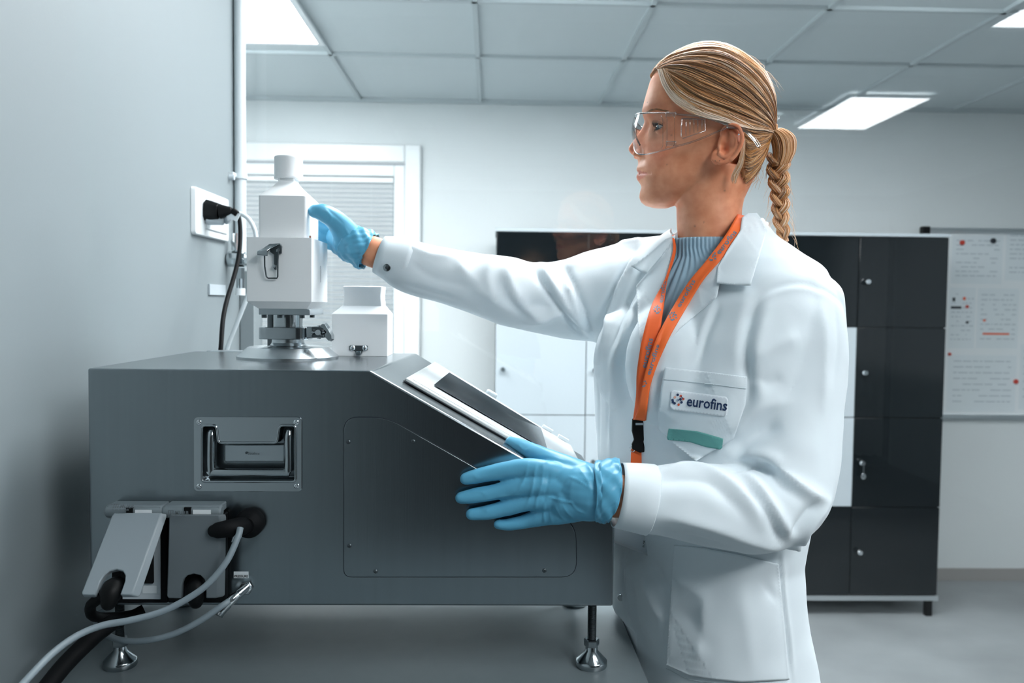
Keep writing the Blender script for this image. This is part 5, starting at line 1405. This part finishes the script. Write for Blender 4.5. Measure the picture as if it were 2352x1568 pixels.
# back of the collar standing around the nape
rr = []
for k in range(25):
    t = k/24; a = math.radians(-62+205*t)
    c0 = P(1640, 520, 1.20); rx, ry = .058+.010*math.sin(math.pi*t), .062
    base_ = Vector((c0.x+.012+rx*math.cos(a), 1.205+ry*math.sin(a), c0.z-.020)); d_ = Vector((math.cos(a), math.sin(a), 0))
    zt_ = P(1735, 490, 1.17).z - .016*(abs(t-.35)**1.2)*2
    top_ = Vector((base_.x-d_.x*.010, base_.y-d_.y*.008, zt_)); out_ = base_+d_*.016+Vector((0, 0, -.012))
    rr.append([base_, top_, top_+d_*.006, out_])
mb = MB(); V = [v for r in rr for v in r]; mb.add(V, [(i*4+j, (i+1)*4+j, (i+1)*4+j+1, i*4+j+1) for i in range(24) for j in range(3)])
o = mb.build('collar_stand', M['coat'], coat, smooth=True); q = o.modifiers.new('s', 'SOLIDIFY'); q.thickness = .0016; q = o.modifiers.new('ss', 'SUBSURF'); q.levels = q.render_levels = 2
pk_, b5 = plate('chest_pocket', [(1527,843),(1620,853),(1716,865),(1712,930),(1685,1008),(1640,1034),(1597,1059),(1550,1022),(1511,985),(1512,940),(1518,890)], .0046, .0012, M['coat'], coat)
S_pk = comb(fullbvh, b5)
def stitch(pts, off=.0026, r=.00035, m='stitch', surf=None, parent=None, name='stitching'):
    sp = spline(pts, 6) if len(pts) > 2 else [np.array(pts[0])*(1-t)+np.array(pts[1])*t for t in np.linspace(0, 1, 20)]
    q = []
    for a in sp:
        h = (surf or S_pk)(a[0], a[1], off)
        if h: q.append(h[0])
    if len(q) > 1: return MB().tube(q, r, 5).build(name, M[m], parent or coat, smooth=True)
stitch([(1524,870),(1620,880),(1712,892)], .0012)
stitch([(1621,881),(1630,882),(1640,883)], .0018, .0008)
lb_, b6 = plate('sewn_label', [(1546,896),(1600,902),(1668,911),(1672,917),(1670,952),(1664,957),(1600,949),(1545,941),(1539,935),(1541,900)], .0014, .0006, mat('label_white', (.80, .86, .91), .5), pk_, S_pk)
S_lb = comb(fullbvh, b5, b6)
tp, b7 = plate('teal_patch', [(1536,984),(1600,990),(1630,998),(1661,1007),(1659,1028),(1654,1032),(1620,1026),(1585,1015),(1534,1010),(1532,1005)], .0016, .0008, M['teal'], pk_, S_pk); tp['label'] = 'teal green patch'
plate('skirt_pocket', [(1548,1252),(1620,1259),(1690,1272),(1788,1295),(1800,1420),(1813,1560),(1700,1566),(1640,1560),(1585,1552),(1530,1528),(1538,1400)], .0035, .0014, M['coat'], coat)
stitch([(1531,1534),(1584,1559),(1640,1567)], .001)
def text_px(txt, p0, p1, cap_px, surf, off, m, parent, name='printed_word', spacing=1.0, bold=.0, squash=1.0, width=None):
    V, F = text_mesh(txt, 1.0, spacing, bold, res=2); w = max(v.x for v in V)
    ax = Vector((p1[0]-p0[0], p1[1]-p0[1])); L = ax.length; ax.normalize(); up = Vector((ax.y, -ax.x)); s = L/w; k = cap_px/.70
    out = []
    for v in V:
        q = Vector(p0)+ax*v.x*s+up*v.y*k; h = surf(q.x, q.y, off); out.append(h[0] if h else None)
    F = [f for f in F if all(out[i] is not None for i in f)]
    if not F: return
    out = [o if o is not None else Vector((0, 0, 0)) for o in out]
    us = sorted({i for f in F for i in f}); mm = {j: i for i, j in enumerate(us)}
    mb = MB(); mb.add([out[i] for i in us], [tuple(mm[i] for i in f) for f in F]); return mb.build(name, M[m], parent)
DOTS = [(-.15,-.95,'navy'),(.45,-.80,'orng'),(-.62,-.45,'peach'),(.95,-.30,'orng'),(-.98,.10,'navy'),(0,0,'lblue'),(.42,-.2,'navy'),(.70,.35,'navy'),(-.55,.62,'navy'),(.2,.82,'orng'),(-.9,.45,'navy')]
M['peach'] = mat('peach_ink', (.85, .45, .36), .5); M['lblue'] = mat('pale_blue_ink', (.30, .38, .50), .5)
def logo_px(c, r, ax, surf, off, parent, mono=None, sq=1.0):
    ax = Vector(ax).normalized(); dn = Vector((-ax.y, ax.x)); by = {}
    for u, v, m in DOTS:
        by.setdefault(mono or m, []).append((u, v, .235))
    for a, b in ((0, 6), (6, 7), (1, 3), (4, 10), (10, 8), (2, 0)) if True else ():
        pass
    for m, ds in by.items():
        mb = MB()
        for u, v, rr_ in ds:
            q = Vector(c)+ax*u*r*sq+dn*v*r; pts = []
            for k in range(12):
                a = 2*math.pi*k/12; z = q+ax*math.cos(a)*rr_*r*sq+dn*math.sin(a)*rr_*r; h = surf(z.x, z.y, off); pts.append(h[0] if h else None)
            if all(p is not None for p in pts): mb.add(pts, [tuple(range(12))])
        if mb.V: mb.build('printed_logo', M[m], parent)
    mb = MB()
    for i, j in ((5, 6), (6, 7), (1, 3), (4, 8)):
        a = DOTS[i]; b = DOTS[j]; A_ = Vector(c)+ax*a[0]*r*sq+dn*a[1]*r; B_ = Vector(c)+ax*b[0]*r*sq+dn*b[1]*r; d = (B_-A_).normalized(); nn = Vector((-d.y, d.x))*r*.07
        pts = [surf(*(p), off) for p in (A_+nn, B_+nn, B_-nn, A_-nn)]
        if all(pts): mb.add([p[0] for p in pts], [(0, 1, 2, 3)])
    if mb.V: mb.build('printed_logo', M[mono or 'navy'], parent)
text_px('eurofins', (1576,931), (1669,943), 24, S_lb, .0009, 'navy', lb_, bold=.018)
logo_px((1557,918), 12.5, (1, .1), S_lb, .0009, lb_)
# lanyard: two straps, buckle, lower strap, card
ly = thing('lanyard', 'orange lanyard printed with a company name, hanging from the woman\'s neck', 'lanyard', P(1480, 900, 1.07))
S_col = comb(fullbvh, b1, b2)
def ribbon(Ls, Rs, off, m, surf, name='strap', n=6, across=6):
    L = spline(Ls, n); R = spline(Rs, n); V = []
    Y = []
    for a, b in zip(L, R):
        row = []
        for j in range(across):
            t = j/(across-1); q = a*(1-t)+b*t; h = surf(q[0], q[1], off); row.append([q[0], q[1], h[0].y if h else None])
        Y.append(row)
    A_ = np.array([[c if c is not None else np.nan for _, _, c in r] for r in Y])
    for i in range(len(A_)):
        if np.all(np.isnan(A_[i])): A_[i] = A_[i-1] if i else 1.16
        mval = np.nanmin(A_[i]); A_[i] = np.where(np.isnan(A_[i]), mval, A_[i]); A_[i] = A_[i]*.35+mval*.65
    for it in range(4): A_[1:-1] = np.minimum(A_[1:-1], .25*A_[:-2]+.5*A_[1:-1]+.25*A_[2:])
    V = [P(Y[i][j][0], Y[i][j][1], A_[i, j]) for i in range(len(Y)) for j in range(across)]
    mb = MB(); mb.add(V, [(i*across+j, i*across+j+1, (i+1)*across+j+1, (i+1)*across+j) for i in range(len(Y)-1) for j in range(across-1)])
    o = mb.build(name, M[m], ly, smooth=True); q = o.modifiers.new('solid', 'SOLIDIFY'); q.thickness = .0010; q.offset = 0
    return o, tri_bvh(np.array([tuple(v) for v in mb.V]), mb.F)
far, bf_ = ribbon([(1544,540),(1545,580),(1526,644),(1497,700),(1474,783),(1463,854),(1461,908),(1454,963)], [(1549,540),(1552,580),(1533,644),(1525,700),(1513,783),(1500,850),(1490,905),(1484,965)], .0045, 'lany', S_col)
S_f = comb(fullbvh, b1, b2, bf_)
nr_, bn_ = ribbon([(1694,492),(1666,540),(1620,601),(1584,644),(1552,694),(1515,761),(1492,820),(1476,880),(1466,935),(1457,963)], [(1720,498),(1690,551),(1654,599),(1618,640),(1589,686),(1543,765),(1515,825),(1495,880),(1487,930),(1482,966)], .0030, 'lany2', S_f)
S_n = comb(bn_); S_ff = comb(bf_)
text_px('eurofins', (1652,586), (1693,535), 12, S_n, .0009, 'lprint', nr_, bold=.02)
logo_px((1637,590), 9, (.75, -.65), S_n, .0009, nr_, 'lprint')
text_px('eurofins', (1562,708), (1598,645), 11, S_n, .0009, 'lprint', nr_, bold=.02)
logo_px((1546,727), 9, (.6, -.8), S_n, .0009, nr_, 'lprint')
text_px('eurofins', (1493,862), (1515,792), 10, S_n, .0009, 'lprint', nr_, bold=.02)
logo_px((1478,879), 7.5, (.3, -.95), S_n, .0009, nr_, 'lprint')
text_px('eurofins', (1522,697), (1531,646), 10, S_ff, .0009, 'lprint', far, bold=.02)
logo_px((1510,712), 8, (.3, -.95), S_ff, .0009, far, 'lprint')
text_px('eurofins', (1484,846), (1500,778), 12, S_ff, .0009, 'lprint', far, bold=.02)
h = S_f(1468, 1000, .008); db = h[0].y
def BK(poly, d0, th, name, m, bev=.0012):
    q = [P(x, y, d0) for x, y in poly]; n = len(q); mb = MB(); mb.add(q+[v+Vector((0, th, 0)) for v in q], [tuple(range(n)), tuple(reversed(range(n, 2*n)))]+[(i, n+i, n+(i+1)%n, (i+1)%n) for i in range(n)])
    return mb.build(name, M[m], ly, bevel=bev)
bk = BK([(1453,962),(1483,960),(1483,1003),(1478,1014),(1482,1026),(1481,1038),(1470,1040),(1452,1031),(1452,1020),(1457,1010),(1452,990)], db-.004, .006, 'buckle', 'black')
BK([(1460,971),(1477,971),(1477,976),(1460,976)], db-.0047, .001, 'buckle_slot', 'lgrey', .0002)
rg = P(1451, 1030, db-.002); MB().tube([rg+Vector((.0035*math.cos(a)+.001, 0, .0045*math.sin(a))) for a in np.linspace(0, 2*math.pi, 15)], .0005, 6).build('wire_ring', M['chrome'], ly, smooth=True)
BK([(1450,1030),(1477,1036),(1475,1084),(1448,1084)], db+.001, .0012, 'lower_strap', 'lany', .0002)
bd = thing('badge', 'plastic-sleeved badge card hanging at the hip below the coat cuff', 'badge', P(1460, 1245, 1.08))
h = S_all(1475, 1250, .010); dc = h[0].y if h else 1.1
crd = [(1409,1196),(1508,1200),(1502,1281),(1409,1246)]
q = [P(x, y, dc-.012+.012*(x-1409)/99) for x, y in crd]; mb = MB(); mb.add(q+[v+Vector((0, .0012, 0)) for v in q], [(0, 1, 2, 3), (7, 6, 5, 4), (0, 4, 5, 1), (1, 5, 6, 2), (2, 6, 7, 3), (3, 7, 4, 0)])
cdm = mb.build('card_sleeve', M['lgrey'], bd, bevel=.0004)
q = [P(x, y, dc-.0128+.012*(x-1409)/99) for x, y in [(1411,1198),(1499,1202),(1495,1271),(1411,1240)]]; mb = MB(); mb.add(q, [(0, 1, 2, 3)]); pc = mb.build('card', mat('card_print', (.50, .57, .62), .5), bd)
def S_cd(x, y, off=0): return (P(x, y, dc-.0131+.012*(x-1409)/99-off), None)
text_px('EU9K', (1480,1257), (1482,1240), 4.5, S_cd, 0, 'ink', pc, bold=.01)
text_px('SITE BADGE', (1412,1238), (1431,1243), 3, S_cd, 0, 'ink', pc) if False else None

# ---- cuffs, snaps ----
def cuff(st, name='cuff', n=40):
    # open cloth sleeve end; stations (px,py,d,r px, skew) 
    pts = [P(a, b, d) for a, b, d, r in st]; rad = [PX(r, d) for a, b, d, r in st]
    mb = MB().tube(pts, rad, n, cap=False); o = mb.build(name, M['coat'], coat, smooth=True)
    q = o.modifiers.new('solid', 'SOLIDIFY'); q.thickness = .0015; q.offset = -1
    return o, tri_bvh(np.array([tuple(v) for v in mb.V]), mb.F)
c1, cb1 = cuff([(1497,1148,.9945,80),(1492,1147,.9945,83),(1460,1142,.994,80),(1430,1138,.994,77),(1418,1136,.994,75.5)])
c2, cb2 = cuff([(934,604,1.267,63),(926,601,1.266,62),(905,595,1.264,55),(885,589,1.262,48),(871,584,1.262,44)])
S_c2 = comb(cb2)
h = S_c2(889, 614, .0008)
if h: 
    mb = MB().tube([h[0], h[0]+Vector((0, -.0012, 0)), h[0]+Vector((0, -.0018, 0))], [.0058, .0055, .0035], 20); sn = mb.build('snap_button', M['polish'], c2, smooth=True)
    MB().tube([h[0]+Vector((0, -.0015, 0)), h[0]+Vector((0, -.0028, 0))], [.0024, .0018], 14).build('snap_stud', M['dsteel'], sn, smooth=True)
h = S_all(1427, 1372, .001)
if h: MB().tube([h[0], h[0]+Vector((-.0006, -.0012, 0))], [.0052, .0046], 20).build('snap_button', M['polish'], coat, smooth=True)

# ---------------- gloves ----------------
def glove(name, chains, ells, cuts_, fold_list, label, voxel=.0017):
    mb = MB()
    for ch in chains: tube_px(mb, ch, 20, rounded=True)
    for e in ells: mb.ell(*e)
    V, F = fuse(mb, voxel, 6)
    V = folds(V, F, fold_list)
    Nn = vnormals(V, F); dz = np.array([noise.noise(Vector(v)*70)*.0005 for v in V]); V += Nn*dz[:, None]
    o = mesh_obj(name, V, F, M['glove'], wm); o['label'] = label; return o, V, F
yfg = YF-.0125
LH = [
 [(1070,1099,yfg,14.5),(1105,1091,yfg-.001,18),(1150,1082,yfg-.004,20),(1200,1076,yfg-.008,24),(1250,1080,yfg-.014,25),(1340,1105,1.004,30)],
 [(1059,1143,yfg,14.5),(1095,1137,yfg-.001,18),(1145,1128,yfg-.005,19),(1195,1118,yfg-.011,23),(1250,1114,yfg-.018,25),(1340,1122,.998,30)],
 [(1082,1181,yfg,13.5),(1115,1177,yfg-.001,17),(1160,1167,yfg-.005,18.5),(1210,1154,yfg-.011,20.5),(1262,1146,yfg-.016,26),(1340,1142,.998,30)],
 [(1144,1204,yfg,11.5),(1170,1204,yfg-.001,14.5),(1210,1196,yfg-.004,17),(1250,1184,yfg-.009,23),(1290,1174,yfg-.014,30),(1350,1158,1.0,36)],
 [(1174,1016,1.068,14.5),(1194,1025,1.060,18.5),(1222,1037,1.045,20.5),(1260,1053,1.026,23),(1300,1074,1.014,30),(1350,1102,1.004,40)],
 [(1300,1100,1.004,38),(1345,1120,1.0,58),(1372,1128,.997,64)],
 [(1300,1150,1.0,42),(1345,1144,.998,54),(1372,1134,.997,62)],
 [(1340,1124,.999,60),(1360,1127,.996,62)],
]
cw_ = P(1320, 1125, 1.0)
LF = [([(1302,1092),(1330,1105),(1365,1128)], .0008, .0014), ([(1258,1140),(1285,1148),(1318,1155)], .0016, .0016), ([(1262,1136),(1288,1144),(1316,1150)], -.0010, .0014),
 ([(1213,1060),(1206,1095),(1190,1125),(1165,1138)], .0012, .0020), ([(1232,1062),(1226,1100),(1218,1140),(1200,1180)], .0015, .0020), ([(1248,1068),(1244,1110),(1233,1150),(1228,1195)], .0012, .0018), ([(1262,1075),(1256,1120),(1246,1165)], -.001, .002),
 ([(1250,1150),(1250,1185),(1251,1208)], .0014, .0018), ([(1262,1165),(1266,1190),(1270,1206)], .0011, .0016), ([(1275,1160),(1285,1182),(1300,1196)], .0011, .0016), ([(1292,1160),(1304,1178),(1318,1190)], .0009, .0016), ([(1310,1150),(1325,1170),(1345,1180)], .0009, .0016),
 ([(1345,1060),(1365,1095),(1375,1140),(1378,1180)], .0015, .0022), ([(1358,1062),(1380,1100),(1388,1150),(1386,1185)], -.0014, .0022), ([(1330,1075),(1352,1110),(1360,1150)], .0008, .0018),
 ([(1085,1088),(1100,1098),(1120,1090)], .0009, .0020), ([(1080,1130),(1105,1128),(1120,1140)], .0012, .0018), ([(1100,1150),(1150,1140),(1200,1135)], .0008, .0016), ([(1105,1165),(1125,1175)], .0010, .0020), ([(1190,1022),(1205,1035),(1218,1028)], .0009, .002), ([(1255,1060),(1240,1072)], .0010, .002), ([(1228,1045),(1262,1048),(1300,1060)], .0008, .002)]
gl_, gV, gF = glove('glove', LH, [(cw_, (.033, .013, .031))], None, LF, 'blue nitrile glove flat against the machine front')
# rolled cuff of the glove
def roll(mbp, pts_c, r0, thick, m=M['glove'], parent=None, n=46, seed=1, ax=None, wob=.0015, skew=0, name='glove_cuff', amp=.0022, freq=5):
    rg_ = random.Random(seed); mb = MB(); N = len(pts_c); ph = [rg_.uniform(0, 6) for _ in range(6)]
    rings = []
    pts = [P(a, b, d) for a, b, d, r in pts_c]; rad = [PX(r, d) for a, b, d, r in pts_c]
    sp = spline([tuple(p)+(r,) for p, r in zip(pts, rad)], 6); N = len(sp)
    P3 = [Vector(s[:3]) for s in sp]; u = Vector((0, 0, 1))
    for i in range(N):
        t = (P3[min(i+1, N-1)]-P3[max(i-1, 0)]).normalized(); u = (u-t*u.dot(t)).normalized(); w = t.cross(u); ring = []
        for k in range(n*2):
            a = math.pi*k/n
            d = amp*(math.sin(freq*a+ph[0]+i*.5)+.7*math.sin((freq+4)*a+ph[1]-i*.7)+.5*math.sin(a*17+i*1.1+ph[2]))*(.4+.6*i/N)
            ring.append(P3[i]+(u*math.cos(a)+w*math.sin(a))*(sp[i][3]+d)+t*(wob*math.sin(3*a+ph[3])+skew*math.cos(a)*i/N))
        rings.append(ring)
    mb.loft(rings, cap=False); o = mb.build(name, m, parent, smooth=True); q = o.modifiers.new('solid', 'SOLIDIFY'); q.thickness = .0009; q.offset = 1
    MB().tube(rings[-1]+rings[-1][:2], .0011, 8, cap=False).build('rolled_rim', m, o, smooth=True)
    return o
roll(None, [(1370,1128,.996,68),(1382,1128,.995,70),(1394,1127,.994,71),(1410,1126,.994,70)], 0, 0, parent=gl_, seed=3, wob=.0016, amp=.0013, skew=.0095)
RH = [
 [(724,485,1.222,16),(740,488,1.224,20.5),(762,499,1.234,23),(782,518,1.250,27),(800,543,1.262,33)],
 [(800,560,1.268,36),(815,566,1.264,37),(832,571,1.261,37)],
 [(785,520,1.285,24),(800,545,1.275,34)], [(775,545,1.294,26),(800,560,1.272,36)], [(780,565,1.288,22),(805,568,1.270,34)],
 [(790,530,1.300,22),(765,512,1.318,15),(730,498,1.330,13),(690,496,1.322,12.5),(655,500,1.312,11)],
 [(785,545,1.300,22),(762,530,1.322,15),(725,520,1.333,13),(685,518,1.324,12.5),(648,522,1.314,11)],
 [(785,560,1.300,20),(765,550,1.324,14),(730,541,1.334,12.5),(692,540,1.325,12),(660,543,1.316,10.5)],
 [(790,570,1.300,18),(772,566,1.324,12.5),(745,560,1.332,11),(715,557,1.326,10.5),(690,556,1.322,9.5)],
]
RF = [([(745,478),(760,498),(755,515)], .0009, .002), ([(752,480),(775,500),(790,515)], -.0008, .0018), ([(790,520),(800,545),(780,580)], .0012, .002), ([(765,545),(770,565),(778,582)], .0012, .0018)]
gr_, gV2, gF2 = glove('glove', RH, [], None, RF, 'blue nitrile glove gripping the white bottle')
roll(None, [(798,556,1.268,40),(815,562,1.265,42),(832,570,1.262,43),(847,577,1.261,43)], 0, 0, parent=gr_, seed=8, wob=.0022, amp=.0016, freq=4)
